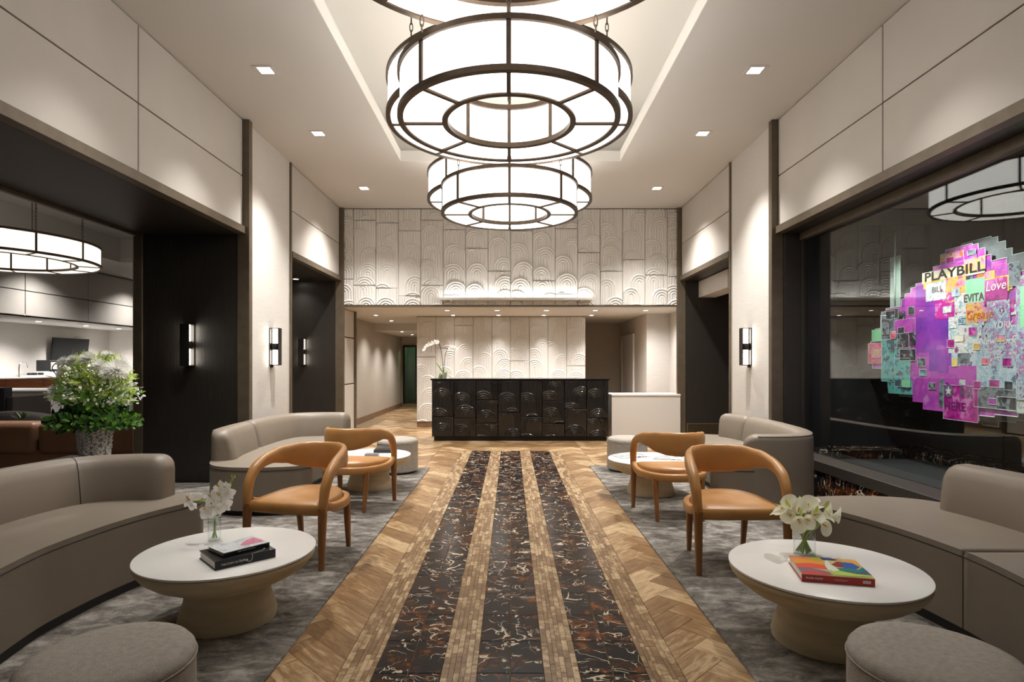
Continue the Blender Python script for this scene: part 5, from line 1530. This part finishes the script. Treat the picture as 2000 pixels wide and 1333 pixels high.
card(1693, 672, 1720, 710, 'hot'); card(1700, 645, 1730, 668, 'mint', 1, False); card(1719, 665, 1745, 745, 'teal', 0); card(1719, 610, 1745, 664, 'grey', 0); card(1745, 700, 1775, 755, 'teal', 1); card(1732, 742, 1780, 768, 'teal', 0, False)
card(1727, 606, 1752, 625, 'dark', 1); card(1745, 626, 1785, 652, 'pink', 1); card(1750, 652, 1772, 680, 'dark', 2); card(1755, 683, 1786, 705, 'dark', 3); card(1766, 576, 1786, 640, 'pink', 0, False)
card(1786, 560, 1836, 622, 'violet', 1, False); card(1786, 622, 1850, 690, 'violet', 1, False); card(1786, 690, 1858, 745, 'pink', 1, False); card(1812, 640, 1866, 730, 'violet', 2, False); card(1780, 725, 1830, 785, 'pink', 1, False); card(1800, 745, 1845, 800, 'pink', 2, False)
card(1834, 500, 1880, 520, 'warm', 1); card(1836, 512, 1905, 530, 'pink', 1, False); card(1799, 535, 1921, 556, 'cream', 3, False); card(1801, 553, 1884, 566, 'yellow', 2, False); card(1806, 555, 1852, 590, 'splat', 1, False); card(1880, 508, 1922, 536, 'warm', 3, False)
card(1824, 588, 1870, 625, 'magenta', 1, False); card(1845, 545, 1884, 592, 'warm', 1, False); card(1862, 575, 1920, 640, 'splat', 2, False); card(1850, 620, 1915, 690, 'splat', 2, False); card(1883, 548, 1921, 593, 'mint', 3); card(1884, 594, 1925, 632, 'warm', 3, False)
card(1921, 545, 1968, 575, 'yellow', 2, False); card(1920, 548, 1965, 600, 'magenta', 3, False); card(1925, 590, 1970, 660, 'scribble', 2, False); card(1914, 640, 1985, 720, 'scribble', 1, False); card(1856, 690, 1915, 728, 'blue', 2, False); card(1868, 690, 1892, 712, 'grey', 3)
card(1850, 715, 1905, 760, 'pink', 2, False); card(1905, 715, 1982, 775, 'blue', 1, False); card(1900, 755, 1982, 795, 'grey', 2); card(1840, 752, 1908, 818, 'magenta', 3); card(1944, 775, 1982, 800, 'dark', 3); card(1832, 742, 1842, 795, 'grey', 4, False)
card(1982, 540, 2075, 780, 'scribble', 0); card(1968, 515, 1990, 560, 'grey', 1); card(1700, 680, 1720, 700, 'warm', 2, False); card(1990, 560, 2090, 640, 'mint', 1, False); card(2000, 650, 2080, 740, 'blue', 1, False)
for (X0, Y0, X1, Y1, key) in ((1752, 640, 1764, 652, 'dark'), (1772, 600, 1784, 616, 'dark'), (1790, 700, 1806, 716, 'grey'), (1794, 722, 1808, 734, 'teal'), (1840, 600, 1856, 612, 'splat'), (1852, 628, 1866, 642, 'splat'), (1862, 655, 1880, 668, 'cream'), (1848, 664, 1862, 680, 'magenta'),
    (1890, 640, 1906, 656, 'magenta'), (1900, 672, 1912, 684, 'warm'), (1870, 622, 1884, 634, 'blue'), (1930, 742, 1950, 756, 'magenta'), (1956, 700, 1974, 716, 'magenta'), (1945, 655, 1962, 668, 'warm'), (1915, 700, 1928, 712, 'hot'), (1858, 700, 1868, 716, 'yellow'), (1872, 742, 1884, 752, 'splat'), (1900, 745, 1914, 760, 'magenta'),
    (1960, 745, 1976, 762, 'dark'), (1928, 778, 1944, 790, 'pink'), (1812, 748, 1826, 760, 'dark'), (1760, 742, 1776, 756, 'mint'), (1738, 648, 1748, 662, 'hot'), (1722, 640, 1734, 654, 'dark'), (1858, 566, 1872, 580, 'blue'), (1846, 505, 1862, 516, 'magenta'), (1888, 490, 1904, 500, 'grey')):
    card(X0, Y0, X1, Y1, key)
rotv = (PI / 2, 0, -PI / 2)
def art_text(s, X, Y, size, mat, lay=.02, sx=1.0, shear=0.0, bold=False):
    o = text_part('lettering', s, size, mat, art, (AX + .0090 - O.x, ay(X) - O.y, az(X, Y) - O.z), rotv, 'LEFT', shear, .0006, sx, .0022 if bold else 0.0)
    return o
art_text('PLAYBILL', 1803, 544, .118, M['blackink'], .012, 1.52, 0, True)
art_text('BILL', 1818, 568, .078, M['blackink'], .012, 1.0)
art_text('EVITA', 1880, 585, .095, pmat('plum_ink', srgb(110, 60, 100), .5), .012, .9, 0, True)
art_text('Love', 1922, 562, .112, M['ink'], .012, .95, .2)
art_text('Grease', 1884, 618, .112, pmat('orange_ink', srgb(225, 120, 40), .5), .012, .9, .25)
art_text('YOU', 1940, 600, .06, pmat('lilac_ink', srgb(190, 130, 190), .5), .012)
art_text('YORK', 1938, 637, .08, M['ink'], .012, .9)
art_text('New York', 1910, 668, .085, M['ink'], .012, 1.0, .15)
art_text('YO', 1722, 715, .157, pmat('aqua_ink', srgb(80, 190, 215), .5), .004, .8, .25)
art_text('RR', 1872, 768, .128, pmat('slate_ink', srgb(110, 100, 130), .5), .012, 1.0, 0, True)
art_text('HERE', 1842, 793, .106, pmat('plum_ink2', srgb(120, 30, 110), .5), .012, 1.05, 0, True)
# star badge
cy_, cz_ = ay(1851), az(1851, 764)
sheet('badge', [(cy_ + .055 * math.cos(2 * PI * k / 28), cz_ + .06 * math.sin(2 * PI * k / 28)) for k in range(28)], AX + .007, pmat('slate_badge', srgb(115, 95, 130), .5), .002)
star = [(cy_ + (.043 if k % 2 == 0 else .018) * math.cos(PI / 2 + PI * k / 5), cz_ + (.043 if k % 2 == 0 else .018) * math.sin(PI / 2 + PI * k / 5)) for k in range(10)]
sheet('star', star, AX + .0055, M['ink'], .002)
# skyline tower with its mast
twr = [(ay(1728), az(1728, 625)), (ay(1747), az(1728, 625)), (ay(1747), az(1728, 504)), (ay(1728), az(1728, 504))]
o = sheet('acrylic_tower', twr, AX + .06, pmat('pale_green_print', (.30, .40, .34), .35), .006); edge_line(twr, AX + .06, .002, o)
ym, zt0 = ay(1738), az(1738, 600)
tube('mast', [(.055, ym - O.y, zt0 - O.z), (.055, ym - O.y, az(1738, 505) - O.z), (.055, ym - O.y, az(1738, 470) - O.z), (.055, ym - O.y, az(1738, 449) - O.z)], [.010, .010, .006, .003], M['edge'], art, 8)
for (yy, zz2) in ((5.45, 2.40), (4.3, 2.20)): tube('hanging_wire', [(.11, yy - O.y, zz2 - O.z), (.11, yy - O.y, 2.92 - O.z)], .0015, M['chrome'], art, 5)
# unseen spots added inside the display niche to light the collage
for i, y in enumerate((5.9, 5.0, 4.0)):
    t = thing('collage_fill', ('unseen spot added to light the collage, nearest the pier', 'unseen spot added to light the collage, in the middle', 'unseen spot added to light the collage, nearest the street end')[i], 'spotlight', (3.40, y, 2.88))
    lathe('lamp_body', [(.0005, 0), (.03, 0), (.03, .035), (.0005, .035)], M['iron'], t, 16, False)
    L_ = lamp('collage_fill_beam', 'SPOT', (0, 0, -.02), P_ART, (1, .96, .92), t, spot_size=math.radians(70), spot_blend=.7, shadow_soft_size=.03)
    L_.rotation_euler = (0, math.radians(-26), 0)
